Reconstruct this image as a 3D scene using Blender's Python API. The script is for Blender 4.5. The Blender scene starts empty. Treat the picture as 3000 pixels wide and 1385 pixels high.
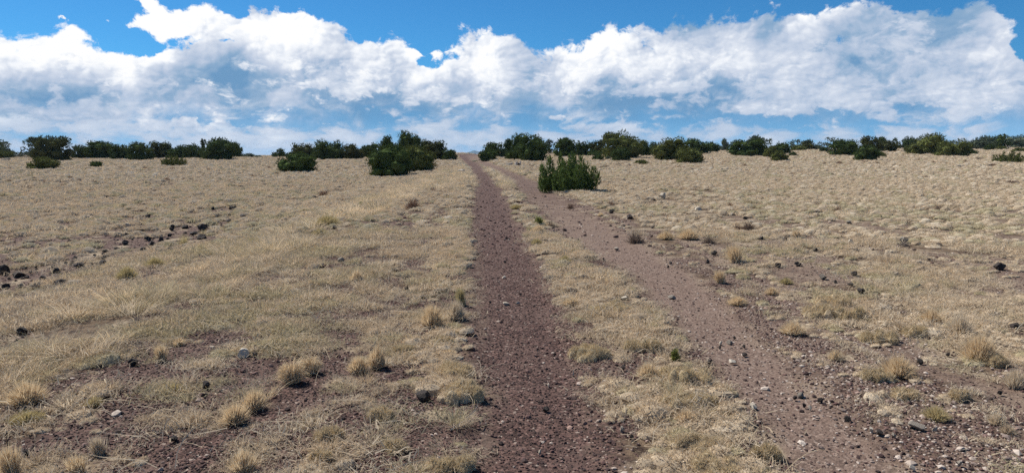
import bpy, bmesh, math, random
import numpy as np
from mathutils import Vector

R = math.radians
scene = bpy.context.scene
COL = scene.collection
random.seed(5)

# ------------------------------------------------------------------ camera
EYE = 1.65
FPX = 2080.0                      # focal length in pixels of a 3000 px wide picture
PITCH = math.atan((692.5 - 445.0) / FPX)
cam_data = bpy.data.cameras.new('camera')
cam_data.sensor_width = 36.0
cam_data.lens = 36.0 * FPX / 3000.0
cam_data.clip_start = 0.05
cam_data.clip_end = 30000.0
cam = bpy.data.objects.new('camera', cam_data)
COL.objects.link(cam)
cam.location = (0, 0, EYE)
cam.rotation_euler = (math.pi / 2 - PITCH, 0, 0)
scene.camera = cam

# ------------------------------------------------------------------ exposure
scene.render.engine = 'CYCLES'
scene.view_settings.view_transform = 'Standard'
scene.view_settings.look = 'None'
scene.view_settings.exposure = 0.62
scene.view_settings.gamma = 1.0
scene.view_settings.use_curve_mapping = False
scene.cycles.max_bounces = 6
scene.cycles.diffuse_bounces = 3
scene.cycles.transmission_bounces = 3
scene.cycles.transparent_max_bounces = 4
scene.cycles.use_denoising = False
scene.cycles.denoiser = 'OPENIMAGEDENOISE'

# ------------------------------------------------------------------ sun and sky
SUN_AZ, SUN_EL = R(-52), R(50)    # ahead of the viewer and to one side
sun_dir = Vector((math.sin(SUN_AZ) * math.cos(SUN_EL), math.cos(SUN_AZ) * math.cos(SUN_EL), math.sin(SUN_EL)))
sl = bpy.data.lights.new('sun', 'SUN')
sl.energy = 5.0
sl.angle = R(0.53)
sl.color = (1.0, 0.955, 0.88)
so = bpy.data.objects.new('sun', sl)
COL.objects.link(so)
so.rotation_euler = sun_dir.to_track_quat('Z', 'Y').to_euler()


def azel(px, py):
    """azimuth and elevation of a picture point as seen by the camera"""
    xc, yc = (px - 1500.0) / FPX, (692.5 - py) / FPX
    fy, fz = math.cos(PITCH), -math.sin(PITCH)
    uy, uz = math.sin(PITCH), math.cos(PITCH)
    d = (xc, fy + yc * uy, fz + yc * uz)
    n = math.sqrt(sum(c * c for c in d))
    return math.atan2(d[0], d[1]), math.asin(d[2] / n)


class NT:
    """small helper to write node maths"""
    def __init__(self, tree):
        self.t, self.n, self.l = tree, tree.nodes, tree.links

    def new(self, kind, **props):
        nd = self.n.new(kind)
        for k, v in props.items():
            setattr(nd, k, v)
        return nd

    def put(self, sock, v):
        if hasattr(v, 'is_output'):
            self.l.new(v, sock)
        elif sock.type == 'RGBA':
            sock.default_value = (v[0], v[1], v[2], 1.0)
        else:
            sock.default_value = v

    def m(self, op, a, b=0.0, c=None, clamp=False):
        nd = self.new('ShaderNodeMath', operation=op, use_clamp=clamp)
        self.put(nd.inputs[0], a)
        self.put(nd.inputs[1], b)
        if c is not None:
            self.put(nd.inputs[2], c)
        return nd.outputs[0]

    # short forms
    def add(self, a, b): return self.m('ADD', a, b)
    def sub(self, a, b): return self.m('SUBTRACT', a, b)
    def mul(self, a, b): return self.m('MULTIPLY', a, b)
    def div(self, a, b): return self.m('DIVIDE', a, b)

    def ss(self, x, lo, hi, a=0.0, b=1.0):
        nd = self.new('ShaderNodeMapRange', interpolation_type='SMOOTHSTEP')
        self.put(nd.inputs['Value'], x)
        for k, v in (('From Min', lo), ('From Max', hi), ('To Min', a), ('To Max', b)):
            self.put(nd.inputs[k], v)
        return nd.outputs['Result']

    def lin(self, x, lo, hi, a=0.0, b=1.0):
        nd = self.new('ShaderNodeMapRange', interpolation_type='LINEAR', clamp=True)
        self.put(nd.inputs['Value'], x)
        for k, v in (('From Min', lo), ('From Max', hi), ('To Min', a), ('To Max', b)):
            self.put(nd.inputs[k], v)
        return nd.outputs['Result']

    def xyz(self, x, y, z=0.0):
        nd = self.new('ShaderNodeCombineXYZ')
        for i, v in enumerate((x, y, z)):
            self.put(nd.inputs[i], v)
        return nd.outputs[0]

    def vadd(self, a, b):
        nd = self.new('ShaderNodeVectorMath', operation='ADD')
        self.put(nd.inputs[0], a)
        self.put(nd.inputs[1], b)
        return nd.outputs[0]

    def vmul(self, a, b):
        nd = self.new('ShaderNodeVectorMath', operation='MULTIPLY')
        self.put(nd.inputs[0], a)
        self.put(nd.inputs[1], b)
        return nd.outputs[0]

    def noise(self, vec, scale, detail=4.0, rough=0.5, lac=2.0, dist=0.0, out='Fac', kind='FBM'):
        nd = self.new('ShaderNodeTexNoise', noise_dimensions='2D', noise_type=kind)
        if vec is not None:
            self.put(nd.inputs['Vector'], vec)
        for k, v in (('Scale', scale), ('Detail', detail), ('Roughness', rough), ('Lacunarity', lac), ('Distortion', dist)):
            nd.inputs[k].default_value = v
        return nd.outputs[out]

    def voro(self, vec, scale, detail=0.0, rough=0.5, lac=2.0, smooth=0.6, feature='F1', out='Distance'):
        nd = self.new('ShaderNodeTexVoronoi', voronoi_dimensions='2D', feature=feature)
        if vec is not None:
            self.put(nd.inputs['Vector'], vec)
        nd.inputs['Scale'].default_value = scale
        for k, v in (('Detail', detail), ('Roughness', rough), ('Lacunarity', lac), ('Smoothness', smooth)):
            if k in nd.inputs:
                nd.inputs[k].default_value = v
        if detail > 0 and hasattr(nd, 'normalize'):
            nd.normalize = True
        return nd.outputs[out]

    def mixc(self, fac, a, b, blend='MIX'):
        nd = self.new('ShaderNodeMix', data_type='RGBA', blend_type=blend)
        self.put(nd.inputs[0], fac)
        for i, v in ((6, a), (7, b)):
            if hasattr(v, 'is_output'):
                self.l.new(v, nd.inputs[i])
            else:
                nd.inputs[i].default_value = (v[0], v[1], v[2], 1.0)
        return nd.outputs[2]

    def ramp(self, fac, stops, mode='LINEAR'):
        nd = self.new('ShaderNodeValToRGB')
        nd.color_ramp.interpolation = mode
        e = nd.color_ramp.elements
        while len(e) > 1:
            e.remove(e[-1])
        e[0].position, e[0].color = stops[0][0], (*stops[0][1], 1.0)
        for p, c in stops[1:]:
            k = e.new(p)
            k.color = (*c, 1.0)
        self.put(nd.inputs[0], fac)
        return nd.outputs[0]


world = bpy.data.worlds.new('World')
scene.world = world
world.use_nodes = True
world.cycles.sampling_method = 'MANUAL'
world.cycles.sample_map_resolution = 512
world.node_tree.nodes.clear()
W = NT(world.node_tree)
SKY_STRENGTH = 0.068
sky = W.new('ShaderNodeTexSky', sky_type='NISHITA')
sky.sun_disc = False
sky.sun_elevation = SUN_EL
sky.sun_rotation = SUN_AZ
sky.altitude = 1800.0
sky.air_density = 1.0
sky.dust_density = 0.6
sky.ozone_density = 2.5
blue = W.mixc(1.0, sky.outputs[0], (0.24, 0.68, 0.97), 'MULTIPLY')

tc = W.new('ShaderNodeTexCoord')
sep = W.new('ShaderNodeSeparateXYZ')
W.l.new(tc.outputs['Generated'], sep.inputs[0])
sx, sy, sz = sep.outputs
az = W.m('ARCTAN2', sx, sy)
el = W.m('ARCSINE', sz)

P = W.xyz(az, W.mul(el, 1.2), 0.0)


def warped(vec, scale, detail, rough, amount):
    nd = W.new('ShaderNodeTexNoise', noise_dimensions='2D')
    W.put(nd.inputs['Vector'], vec)
    nd.inputs['Scale'].default_value = scale
    nd.inputs['Detail'].default_value = detail
    nd.inputs['Roughness'].default_value = rough
    return W.vadd(vec, W.vmul(W.vadd(nd.outputs['Color'], (-0.5, -0.5, -0.5)), (amount, amount, 0.0)))


PW = warped(warped(P, 8.0, 2.0, 0.5, 0.035), 55.0, 4.0, 0.65, 0.010)
EDGE = warped(warped(P, 11.0, 3.0, 0.6, 0.05), 45.0, 4.0, 0.65, 0.016)
es = W.new('ShaderNodeSeparateXYZ')
W.l.new(EDGE, es.inputs[0])
azw, elw = es.outputs[0], W.div(es.outputs[1], 1.2)

# height of the cloud tops round the horizon
prof = [(0, 122), (60, 118), (130, 112), (160, 82), (210, 76), (270, 92), (330, 100), (380, 116), (425, 96), (470, 48), (560, 44),
        (640, 45), (700, 62), (760, 46), (900, 42), (920, 74), (960, 88), (1020, 84), (1060, 112), (1150, 130), (1205, 136), (1235, 160), (1262, 184), (1285, 160),
        (1305, 132), (1345, 114), (1400, 106), (1460, 96), (1510, 116), (1555, 150), (1590, 126), (1640, 112), (1700, 118), (1765, 84),
        (1830, 96), (1880, 88), (1930, 92), (1960, 62), (2040, 44), (2150, 26), (2265, 12), (2290, 40), (2330, 30), (2375, 52),
        (2450, 32), (2600, 18), (2740, 18), (2850, 4), (2890, 40), (2950, 52), (2985, 120), (3010, 170), (3040, 150)]
pts = [(-math.pi, 0.07), (-2.2, 0.13), (-1.5, 0.09), (-1.0, 0.15), (-0.75, 0.14)]
pts += [azel(*p) for p in prof]
pts += [(0.75, 0.17), (1.0, 0.11), (1.5, 0.16), (2.3, 0.08), (math.pi, 0.07)]
# two curves keep the resolution of the lookup fine in front
fc = W.new('ShaderNodeFloatCurve')
cu = fc.mapping.curves[0]
A0, A1 = -0.76, 0.76
inner = [((a - A0) / (A1 - A0), e / 0.3) for a, e in pts if A0 < a < A1]
inner = [(0.0, 0.14 / 0.3)] + inner + [(1.0, 0.17 / 0.3)]
cu.points[0].location = inner[0]
cu.points[1].location = inner[-1]
for p in inner[1:-1]:
    cu.points.new(*p)
fc.mapping.update()
W.put(fc.inputs['Value'], W.lin(azw, A0, A1))
top_front = W.mul(fc.outputs[0], 0.3)
wide = W.noise(W.xyz(sx, sy, 0.0), 2.6, 2.0)
top_wide = W.lin(wide, 0.3, 0.7, 0.02, 0.16)
inside = W.mul(W.ss(az, -0.80, -0.74), W.ss(az, 0.74, 0.80, 1.0, 0.0))
topc = W.add(W.mul(top_front, inside), W.mul(top_wide, W.sub(1.0, inside)))


def blob(px, py, rx, ry, amp):
    """soft ellipse given by a picture point and its half sizes"""
    a, e = azel(px, py)
    dx = W.div(W.sub(azw, a), rx / FPX)
    dy = W.div(W.sub(elw, e), ry / FPX)
    q = W.add(W.mul(dx, dx), W.mul(dy, dy))
    return W.mul(W.m('EXPONENT', W.mul(q, -1.0)), amp)


def total(items):
    s = items[0]
    for i in items[1:]:
        s = W.add(s, i)
    return s


LX, LY = -0.55, 0.84


def lump(vec, scale, detail):
    d1 = W.voro(vec, scale, detail, 0.62, 2.2)
    return W.sub(1.0, W.mul(d1, d1))


def lit(vec, scale, detail, step):
    """height of the puffs and how far they turn to the sun"""
    a = lump(vec, scale, detail)
    b = lump(W.vadd(vec, (LX * step, LY * step, 0.0)), scale, detail)
    return a, W.sub(a, b)


H0, relief0 = lit(PW, 8.0, 3.0, 0.018)
Hs, relief1 = lit(PW, 26.0, 2.0, 0.005)
relief = W.add(relief0, W.mul(relief1, 0.75))
F0 = W.noise(PW, 17.0, 8.0, 0.62, 2.1)
big0 = W.noise(PW, 6.0, 4.0, 0.5)
big1 = W.noise(W.vadd(PW, (LX * 0.05, LY * 0.05, 0.0)), 6.0, 4.0, 0.5)
reliefb = W.sub(big0, big1)
holes = total([blob(420, 128, 90, 30, -1.6), blob(560, 122, 70, 14, -0.9), blob(672, 134, 40, 10, -1.0),
               blob(2468, 128, 30, 30, -1.5), blob(30, 222, 40, 10, -0.9), blob(2990, 150, 50, 50, -1.3),
               blob(1262, 190, 26, 16, -0.8), blob(180, 292, 90, 16, -0.6), blob(310, 78, 50, 16, -0.5), blob(1225, 150, 70, 8, 0.5)])
bits = total([blob(455, 12, 28, 9, 1.15), blob(158, 46, 22, 5, 0.95), blob(600, 66, 170, 24, 0.9), blob(840, 62, 90, 26, 0.8), blob(355, 62, 60, 10, 0.75)])
depth = W.m('MINIMUM', W.div(W.sub(topc, elw), 0.026), 1.6)
cov = total([depth, W.mul(W.sub(H0, 0.72), 1.2), W.mul(W.sub(Hs, 0.72), 0.7), W.mul(W.sub(F0, 0.5), 3.3), holes, bits])
alpha = W.ss(cov, 0.12, 0.60)

shade = total([blob(660, 228, 110, 62, -0.72), blob(980, 300, 240, 55, -0.46), blob(250, 285, 150, 26, -0.30), blob(1000, 190, 170, 50, -0.16),
               blob(1850, 320, 260, 60, -0.30), blob(2050, 250, 200, 50, -0.16), blob(2300, 330, 220, 50, -0.22), blob(2700, 330, 260, 40, -0.24), blob(2780, 90, 140, 50, -0.16), blob(2050, 130, 130, 60, -0.18), blob(1720, 190, 130, 50, -0.16), blob(2520, 190, 110, 40, -0.16), blob(1480, 290, 160, 30, -0.16),
               blob(350, 160, 260, 80, 0.18), blob(700, 110, 240, 60, 0.12), blob(1400, 330, 420, 36, -0.22),
               blob(2350, 240, 100, 40, 0.10), blob(2080, 60, 260, 40, -0.10), blob(2600, 60, 200, 40, -0.10),
               blob(1630, 130, 60, 25, 0.16), blob(2330, 60, 60, 40, 0.16), blob(2900, 150, 120, 90, 0.12)])
side = W.lin(az, -0.45, 0.28, 0.77, 0.55)
lum = total([side, W.mul(relief, 1.25), W.mul(reliefb, 1.9), W.mul(W.sub(F0, 0.5), 0.10), W.mul(W.sub(H0, 0.76), 0.55), W.mul(W.sub(Hs, 0.76), 0.30), shade, W.lin(el, 0.03, 0.13, -0.36, 0.03)])
STOPS = [(0.0, (1.5, 3.1, 5.2)), (0.30, (2.7, 4.1, 5.9)), (0.52, (4.5, 5.4, 6.9)), (0.72, (6.2, 6.8, 7.9)), (0.90, (8.6, 8.9, 9.4)), (1.0, (9.7, 9.75, 9.8))]
wall = W.ramp(W.m('ADD', lum, 0.0, clamp=True), STOPS)

# smaller heaps of cloud standing in front of the wall
P2 = warped(warped(W.xyz(az, W.mul(el, 1.7), 0.0), 14.0, 2.0, 0.5, 0.03), 90.0, 3.0, 0.6, 0.005)
H2, rel2 = lit(P2, 17.0, 3.0, 0.008)
F2 = W.noise(P2, 30.0, 6.0, 0.6, 2.1)
m2 = total([blob(1040, 262, 120, 26, 0.9), blob(1450, 235, 90, 26, 0.8), blob(1290, 300, 130, 22, 0.6), blob(1900, 270, 200, 44, 0.6),
            blob(2350, 235, 110, 50, 0.9), blob(1625, 332, 28, 10, 1.3), blob(2700, 250, 160, 40, 0.6), blob(2330, 300, 120, 26, 0.8),
            blob(1800, 200, 160, 40, 0.4), blob(2870, 220, 120, 60, 0.6), blob(1000, 215, 60, 20, 0.5), blob(2450, 200, 70, 50, 0.5),
            blob(300, 340, 300, 30, 0.45), blob(2100, 160, 140, 50, 0.42), blob(1350, 170, 90, 40, 0.45), blob(1560, 200, 80, 40, 0.4), blob(860, 200, 80, 50, 0.35), blob(230, 200, 160, 50, 0.35), blob(2620, 120, 120, 50, 0.40), blob(450, 240, 80, 40, 0.3), blob(2150, 310, 90, 18, 0.5), blob(620, 365, 90, 14, 0.8), blob(2640, 300, 200, 30, 0.5), blob(100, 320, 140, 30, 0.4)])
cov2 = total([m2, W.mul(W.sub(H2, 0.74), 2.2), W.mul(W.sub(F2, 0.5), 1.7), -0.50])
a2 = W.mul(W.ss(cov2, 0.02, 0.42), W.ss(el, 0.015, 0.04, 0.3, 0.9))
lum2 = total([W.lin(az, -0.25, 0.25, 0.68, 0.54), W.mul(reliefb, 1.2), W.mul(rel2, 1.1), W.mul(W.sub(F2, 0.5), 0.12), W.mul(W.sub(H2, 0.78), 0.75), W.lin(el, 0.02, 0.11, -0.18, 0.04), W.lin(cov2, 0.0, 1.0, -0.03, 0.08)])
heap = W.ramp(W.m('ADD', lum2, 0.0, clamp=True), STOPS)

# long flat rows close to the horizon
P3 = warped(warped(W.vmul(P, (1.0, 2.2, 1.0)), 9.0, 2.0, 0.5, 0.06), 60.0, 3.0, 0.6, 0.012)
H3 = W.noise(P3, 15.0, 7.0, 0.6)
V3 = lump(P3, 30.0, 2.0)
rowmask = total([W.mul(H3, 1.0), W.mul(V3, 0.22), W.ss(el, 0.050, 0.012, 0.0, 0.10), W.lin(az, -0.6, 0.5, 0.06, -0.02),
                 blob(640, 345, 420, 16, -0.12), blob(950, 335, 260, 22, -0.16), blob(1900, 352, 420, 12, -0.20), blob(2300, 345, 260, 14, -0.14),
                 blob(1700, 392, 500, 14, 0.08), blob(150, 330, 260, 30, 0.10)])
row = W.ss(rowmask, 0.63, 0.86)
lowblue = W.mixc(W.ss(el, 0.004, 0.05), (2.2, 5.0, 7.9), (1.3, 3.5, 6.2))
lowcol = W.mixc(W.mul(row, 0.9), lowblue, W.ramp(W.m('ADD', total([0.60, W.mul(W.sub(H3, 0.5), 0.9), W.lin(az, -0.5, 0.3, 0.05, -0.03)]), 0.0, clamp=True), STOPS))
low = W.mul(W.ss(W.add(el, W.mul(W.sub(F0, 0.5), 0.05)), 0.074, 0.034), 0.86)
cloud1 = W.mixc(low, wall, lowcol)
cloud2 = W.mixc(a2, cloud1, heap)
skycol = W.mixc(alpha, blue, cloud2)
bg = W.new('ShaderNodeBackground')
bg.inputs['Strength'].default_value = SKY_STRENGTH
W.l.new(skycol, bg.inputs['Color'])
wo = W.new('ShaderNodeOutputWorld')
W.l.new(bg.outputs[0], wo.inputs['Surface'])

# ------------------------------------------------------------------ numbers and small helpers
rng = np.random.default_rng(11)


def lattice(x, y, seed):
    """smooth value noise in 0..1"""
    x = np.asarray(x, float)
    y = np.asarray(y, float)
    xi, yi = np.floor(x).astype(np.int64), np.floor(y).astype(np.int64)
    fx, fy = x - xi, y - yi
    fx, fy = fx * fx * (3 - 2 * fx), fy * fy * (3 - 2 * fy)

    def h(a, b):
        n = (a * 374761393 + b * 668265263 + seed * 982451653) & 0xFFFFFFFF
        n = ((n ^ (n >> 13)) * 1274126177) & 0xFFFFFFFF
        n = n ^ (n >> 16)
        return (n & 0xFFFFFF) / float(0xFFFFFF)
    a, b, c, d = h(xi, yi), h(xi + 1, yi), h(xi, yi + 1), h(xi + 1, yi + 1)
    return (a * (1 - fx) + b * fx) * (1 - fy) + (c * (1 - fx) + d * fx) * fy


def fbm(x, y, seed=0, oct=4, gain=0.5):
    s, a, t = 0.0, 1.0, 0.0
    for i in range(oct):
        s = s + a * lattice(np.asarray(x) * 2 ** i, np.asarray(y) * 2 ** i, seed + i * 17)
        t += a
        a *= gain
    return s / t


def sst(x, a, b):
    t = np.clip((np.asarray(x, float) - a) / (b - a), 0, 1)
    return t * t * (3 - 2 * t)


# smoothed long section of the land along the road, and how it tilts across
_ky = [-400, -20, 0, 3, 12, 25, 50, 70, 95, 110, 130, 160, 220, 400, 900, 3000, 12000]
_kz = [-2, 0, 0, 0.0, .25, .33, .64, .95, 1.33, 1.38, 1.25, .7, -1.0, -6, -14, -30, -60]
_gy = np.linspace(-60, 480, 2701)
_gz = np.interp(_gy, _ky, _kz)
_k = np.exp(-0.5 * (np.arange(-40, 41) / 16.0) ** 2)
_gs = np.convolve(np.pad(_gz, 40, mode='edge'), _k / _k.sum(), mode='valid')
_kx = np.array([-140, -70, -36, -6, 25, 60, 140.])
_kg = np.array([-.35, -.50, -.56, 0.0, .20, .62, .9])
_gx = np.linspace(-160, 160, 641)
_gg = np.convolve(np.pad(np.interp(_gx, _kx, _kg), 30, mode='edge'), np.ones(61) / 61, mode='valid')


def land(x, y):
    """broad shape of the land"""
    x, y = np.asarray(x, float), np.asarray(y, float)
    z = np.where(y < 470, np.interp(y, _gy, _gs), np.interp(y, _ky, _kz))
    z = z + np.interp(x, _gx, _gg) * sst(y, 28, 105)
    # the road runs on a low bank above the left-hand plain
    z = z - 0.26 * sst(-x, 3.2, 7.0) * sst(y, 3, 9) * (1 - sst(y, 30, 70))
    return z


def ray(px, py):
    xc, yc = (px - 1500.0) / FPX, (692.5 - py) / FPX
    fy, fz, uy, uz = math.cos(PITCH), -math.sin(PITCH), math.sin(PITCH), math.cos(PITCH)
    return np.array([xc, fy + yc * uy, fz + yc * uz])


def hit(px, py, far=150.0):
    """where the line of sight through a picture point meets the land"""
    d = ray(px, py)
    t = 1.0 * 1.006 ** np.arange(0, 900)
    t = t[t < far]
    zz = EYE + d[2] * t - land(d[0] * t, d[1] * t)
    k = np.argmax(zz < 0)
    if zz[k] >= 0:
        return None
    a, b = t[k - 1], t[k]
    for _ in range(25):
        m = 0.5 * (a + b)
        if EYE + d[2] * m - float(land(d[0] * m, d[1] * m)) < 0:
            b = m
        else:
            a = m
    return d[0] * b, d[1] * b


def line_of(pts):
    out = [hit(*p) for p in pts]
    return np.array([o for o in out if o is not None])


# ------------------------------------------------------------------ plan of the place: wheel tracks, bands of grass
TL = [(1385, 1392, 1745), (1150, 1420, 1705), (932, 1400, 1632), (810, 1391, 1590), (699, 1392, 1538), (582, 1392, 1474),
      (524, 1390, 1446), (489, 1377, 1412), (468, 1351, 1380), (455, 1339, 1369)]
TR = [(1385, 2320, 2680), (1165, 2178, 2430), (1048, 2085, 2300), (932, 1957, 2165), (815, 1852, 2036), (699, 1677, 1850),
      (629, 1607, 1725), (582, 1549, 1645), (536, 1503, 1570), (501, 1450, 1494), (478, 1404, 1440), (462, 1372, 1404), (455, 1366, 1396)]


def edges(rows):
    l = line_of([(a, y) for y, a, b in rows])
    r = line_of([(b, y) for y, a, b in rows])
    return l, r


def xs_of(poly, y):
    o = np.argsort(poly[:, 1])
    return np.interp(y, poly[o, 1], poly[o, 0])


TLl, TLr = edges(TL)
TRl, TRr = edges(TR)
SH = line_of([(3300, 1385), (2900, 1165), (2560, 1048), (2330, 932), (2180, 815), (1965, 699), (1800, 629), (1690, 582), (1590, 536), (1506, 501), (1450, 478), (1410, 462)])
ST_top = line_of([(-400, 960), (0, 845), (300, 765), (600, 690), (750, 640), (1000, 570), (1110, 530), (1300, 495), (1340, 470)])
ST_bot = line_of([(-400, 1180), (0, 1060), (400, 930), (700, 820), (950, 700), (1120, 615), (1260, 558), (1340, 505), (1350, 474)])


def plan(x, y):
    """masks of the ground cover, each 0..1"""
    w = np.clip(y / 10.0, 0.5, 2.5)
    n1 = (fbm(x * 2.2, y * 1.3, 3, 4) - 0.5)
    n2 = (fbm(x * 2.6 + 40, y * 1.5, 9, 4) - 0.5)
    wob = 0.34

    def band(l, r, n, soft):
        a, b = xs_of(l, y) + n * wob, xs_of(r, y) + n * wob
        return sst(x - a, -soft, soft) * sst(b - x, -soft, soft)
    left = band(TLl, TLr, n1, 0.07)
    right = band(TRl, TRr, n2, 0.14)
    crest = sst(y, 78, 90) * sst(x - xs_of(TLl, y), -0.4, 0.1) * sst(xs_of(TRr, y) - x, -0.8, 0.2)
    shoulder = sst(x - xs_of(TRl, y), -.2, .3) * sst(xs_of(SH, y) + (n1 * 1.6) * np.clip(4 / (y * .2 + 1), .3, 2) - x, -0.35, 0.35) * (1 - right)
    o = np.argsort(ST_top[:, 0])
    yt = np.interp(x, ST_top[o, 0], ST_top[o, 1])
    o = np.argsort(ST_bot[:, 0])
    yb = np.interp(x, ST_bot[o, 0], ST_bot[o, 1])
    s = np.clip(yt - yb, 0.3, 60)
    straw = sst((y - yb) / s + n1 * 0.9, -0.12, 0.12) * sst((yt - y) / s + n2 * 0.8, -0.10, 0.10) * (x < 0.5)
    lnear = (x < xs_of(TLl, y)) * sst((yb - y) / np.clip(yb * .1, .3, 9) + n1 * 3, -0.5, 0.8)
    mid = (x > xs_of(TLr, y)) * (x < xs_of(TRl, y)) * 1.0
    lplain = (x < 0.5) * sst((y - yt) / s, -0.05, 0.10)
    rplain = (x > xs_of(SH, y)) * 1.0
    return dict(left=left, right=right, crest=crest, shoulder=shoulder, straw=straw, lnear=lnear, mid=mid, lplain=lplain, rplain=rplain)


def ground(x, y):
    """height of the ground with its small unevenness"""
    z = land(x, y)
    r = np.hypot(x, y)
    near = 1 - sst(r, 60, 140)
    z = z + 0.05 * (fbm(x * .45, y * .45, 21, 3) - .5) * near + 0.022 * (fbm(x * 3.1, y * 3.1, 31, 3) - .5) * near
    a, b = xs_of(TLl, y), xs_of(TLr, y)
    z = z - 0.035 * sst(x - a, -.15, .15) * sst(b - x, -.15, .15) * near
    a, b = xs_of(TRl, y), xs_of(TRr, y)
    z = z - 0.03 * sst(x - a, -.25, .25) * sst(b - x, -.25, .25) * near
    return z


def bare_left(x, y):
    """bare cinder showing through on the near left: more of it beside the track"""
    d = xs_of(TLl, y) - x
    fine = .68 * fbm(x * 4.2, y * 3.6, 51, 3, .6) + .32 * fbm(x * .9, y * .8, 52, 3)
    lim = .457 + .058 * sst(d, .6, 3.2) - .03 * sst(-y, -7.0, -4.5)
    return sst(fine, lim - .03, lim + .05)


def bare_mid(x, y):
    fine = .62 * fbm(x * 3.0, y * 2.4, 57, 4) + .38 * fbm(x * .9, y * .8, 58, 3)
    lim = .485 + .03 * sst(y, 4.8, 8.5)
    return sst(fine, lim - .03, lim + .05)


# ------------------------------------------------------------------ meshes
def mesh_of(name, v, f, mat=None, smooth=False):
    """a mesh out of numpy vertices and faces (all faces with the same number of corners)"""
    me = bpy.data.meshes.new(name)
    v = np.ascontiguousarray(v, dtype=np.float32)
    f = np.ascontiguousarray(f, dtype=np.int32)
    n, k = f.shape
    me.vertices.add(len(v))
    me.vertices.foreach_set('co', v.ravel())
    me.loops.add(n * k)
    me.loops.foreach_set('vertex_index', f.ravel())
    me.polygons.add(n)
    me.polygons.foreach_set('loop_start', np.arange(0, n * k, k, dtype=np.int32))
    me.polygons.foreach_set('use_smooth', np.full(n, bool(smooth)))
    if mat is not None:
        me.materials.append(mat)
    me.update(calc_edges=True)
    return me


def attr(me, name, a, kind='FLOAT', domain='POINT'):
    at = me.attributes.new(name, kind, domain)
    key = 'vector' if kind == 'FLOAT_VECTOR' else 'value'
    at.data.foreach_set(key, np.ascontiguousarray(a, dtype=np.int32 if kind == 'INT' else np.float32).ravel())


def link(name, data, parent=None, loc=None):
    o = bpy.data.objects.new(name, data)
    COL.objects.link(o)
    if parent is not None:
        o.parent = parent
    if loc is not None:
        o.location = loc
    return o


def tag(o, label=None, cat=None, group=None, kind=None):
    for k, v in (('label', label), ('category', cat), ('group', group), ('kind', kind)):
        if v:
            o[k] = v
    return o


# ------------------------------------------------------------------ materials
def material(name):
    m = bpy.data.materials.new(name)
    m.use_nodes = True
    m.node_tree.nodes.clear()
    t = NT(m.node_tree)
    out = t.new('ShaderNodeOutputMaterial')
    return m, t, out


def plant_material(name, stops, translucent=0.3, patch=None, rough=0.8):
    """a leaf or blade: colour differs from clump to clump and from blade to blade"""
    m, t, out = material(name)
    oi = t.new('ShaderNodeObjectInfo')
    geo = t.new('ShaderNodeNewGeometry')
    r = t.m('FRACT', t.add(t.mul(oi.outputs['Random'], 0.55), t.mul(geo.outputs['Random Per Island'], 0.45)))
    col = t.ramp(r, stops)
    if patch:
        n = t.noise(geo.outputs['Position'], patch[0], 4.0)
        col = t.mixc(t.ss(n, 0.42, 0.66, 0.0, patch[2]), col, patch[1])
    d = t.new('ShaderNodeBsdfDiffuse')
    t.l.new(col, d.inputs['Color'])
    d.inputs['Roughness'].default_value = rough
    tr = t.new('ShaderNodeBsdfTranslucent')
    t.l.new(col, tr.inputs['Color'])
    mx = t.new('ShaderNodeMixShader')
    mx.inputs[0].default_value = translucent
    t.l.new(d.outputs[0], mx.inputs[1])
    t.l.new(tr.outputs[0], mx.inputs[2])
    t.l.new(mx.outputs[0], out.inputs['Surface'])
    return m


def principled(t, out, col, rough=0.9, bump=None, spec=0.2):
    p = t.new('ShaderNodeBsdfPrincipled')
    t.put(p.inputs['Base Color'], col)
    p.inputs['Roughness'].default_value = rough
    p.inputs['Specular IOR Level'].default_value = spec
    if bump is not None:
        b = t.new('ShaderNodeBump')
        b.inputs['Strength'].default_value = bump[1]
        b.inputs['Distance'].default_value = bump[2]
        t.l.new(bump[0], b.inputs['Height'])
        t.l.new(b.outputs[0], p.inputs['Normal'])
    t.l.new(p.outputs[0], out.inputs['Surface'])
    return p


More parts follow.
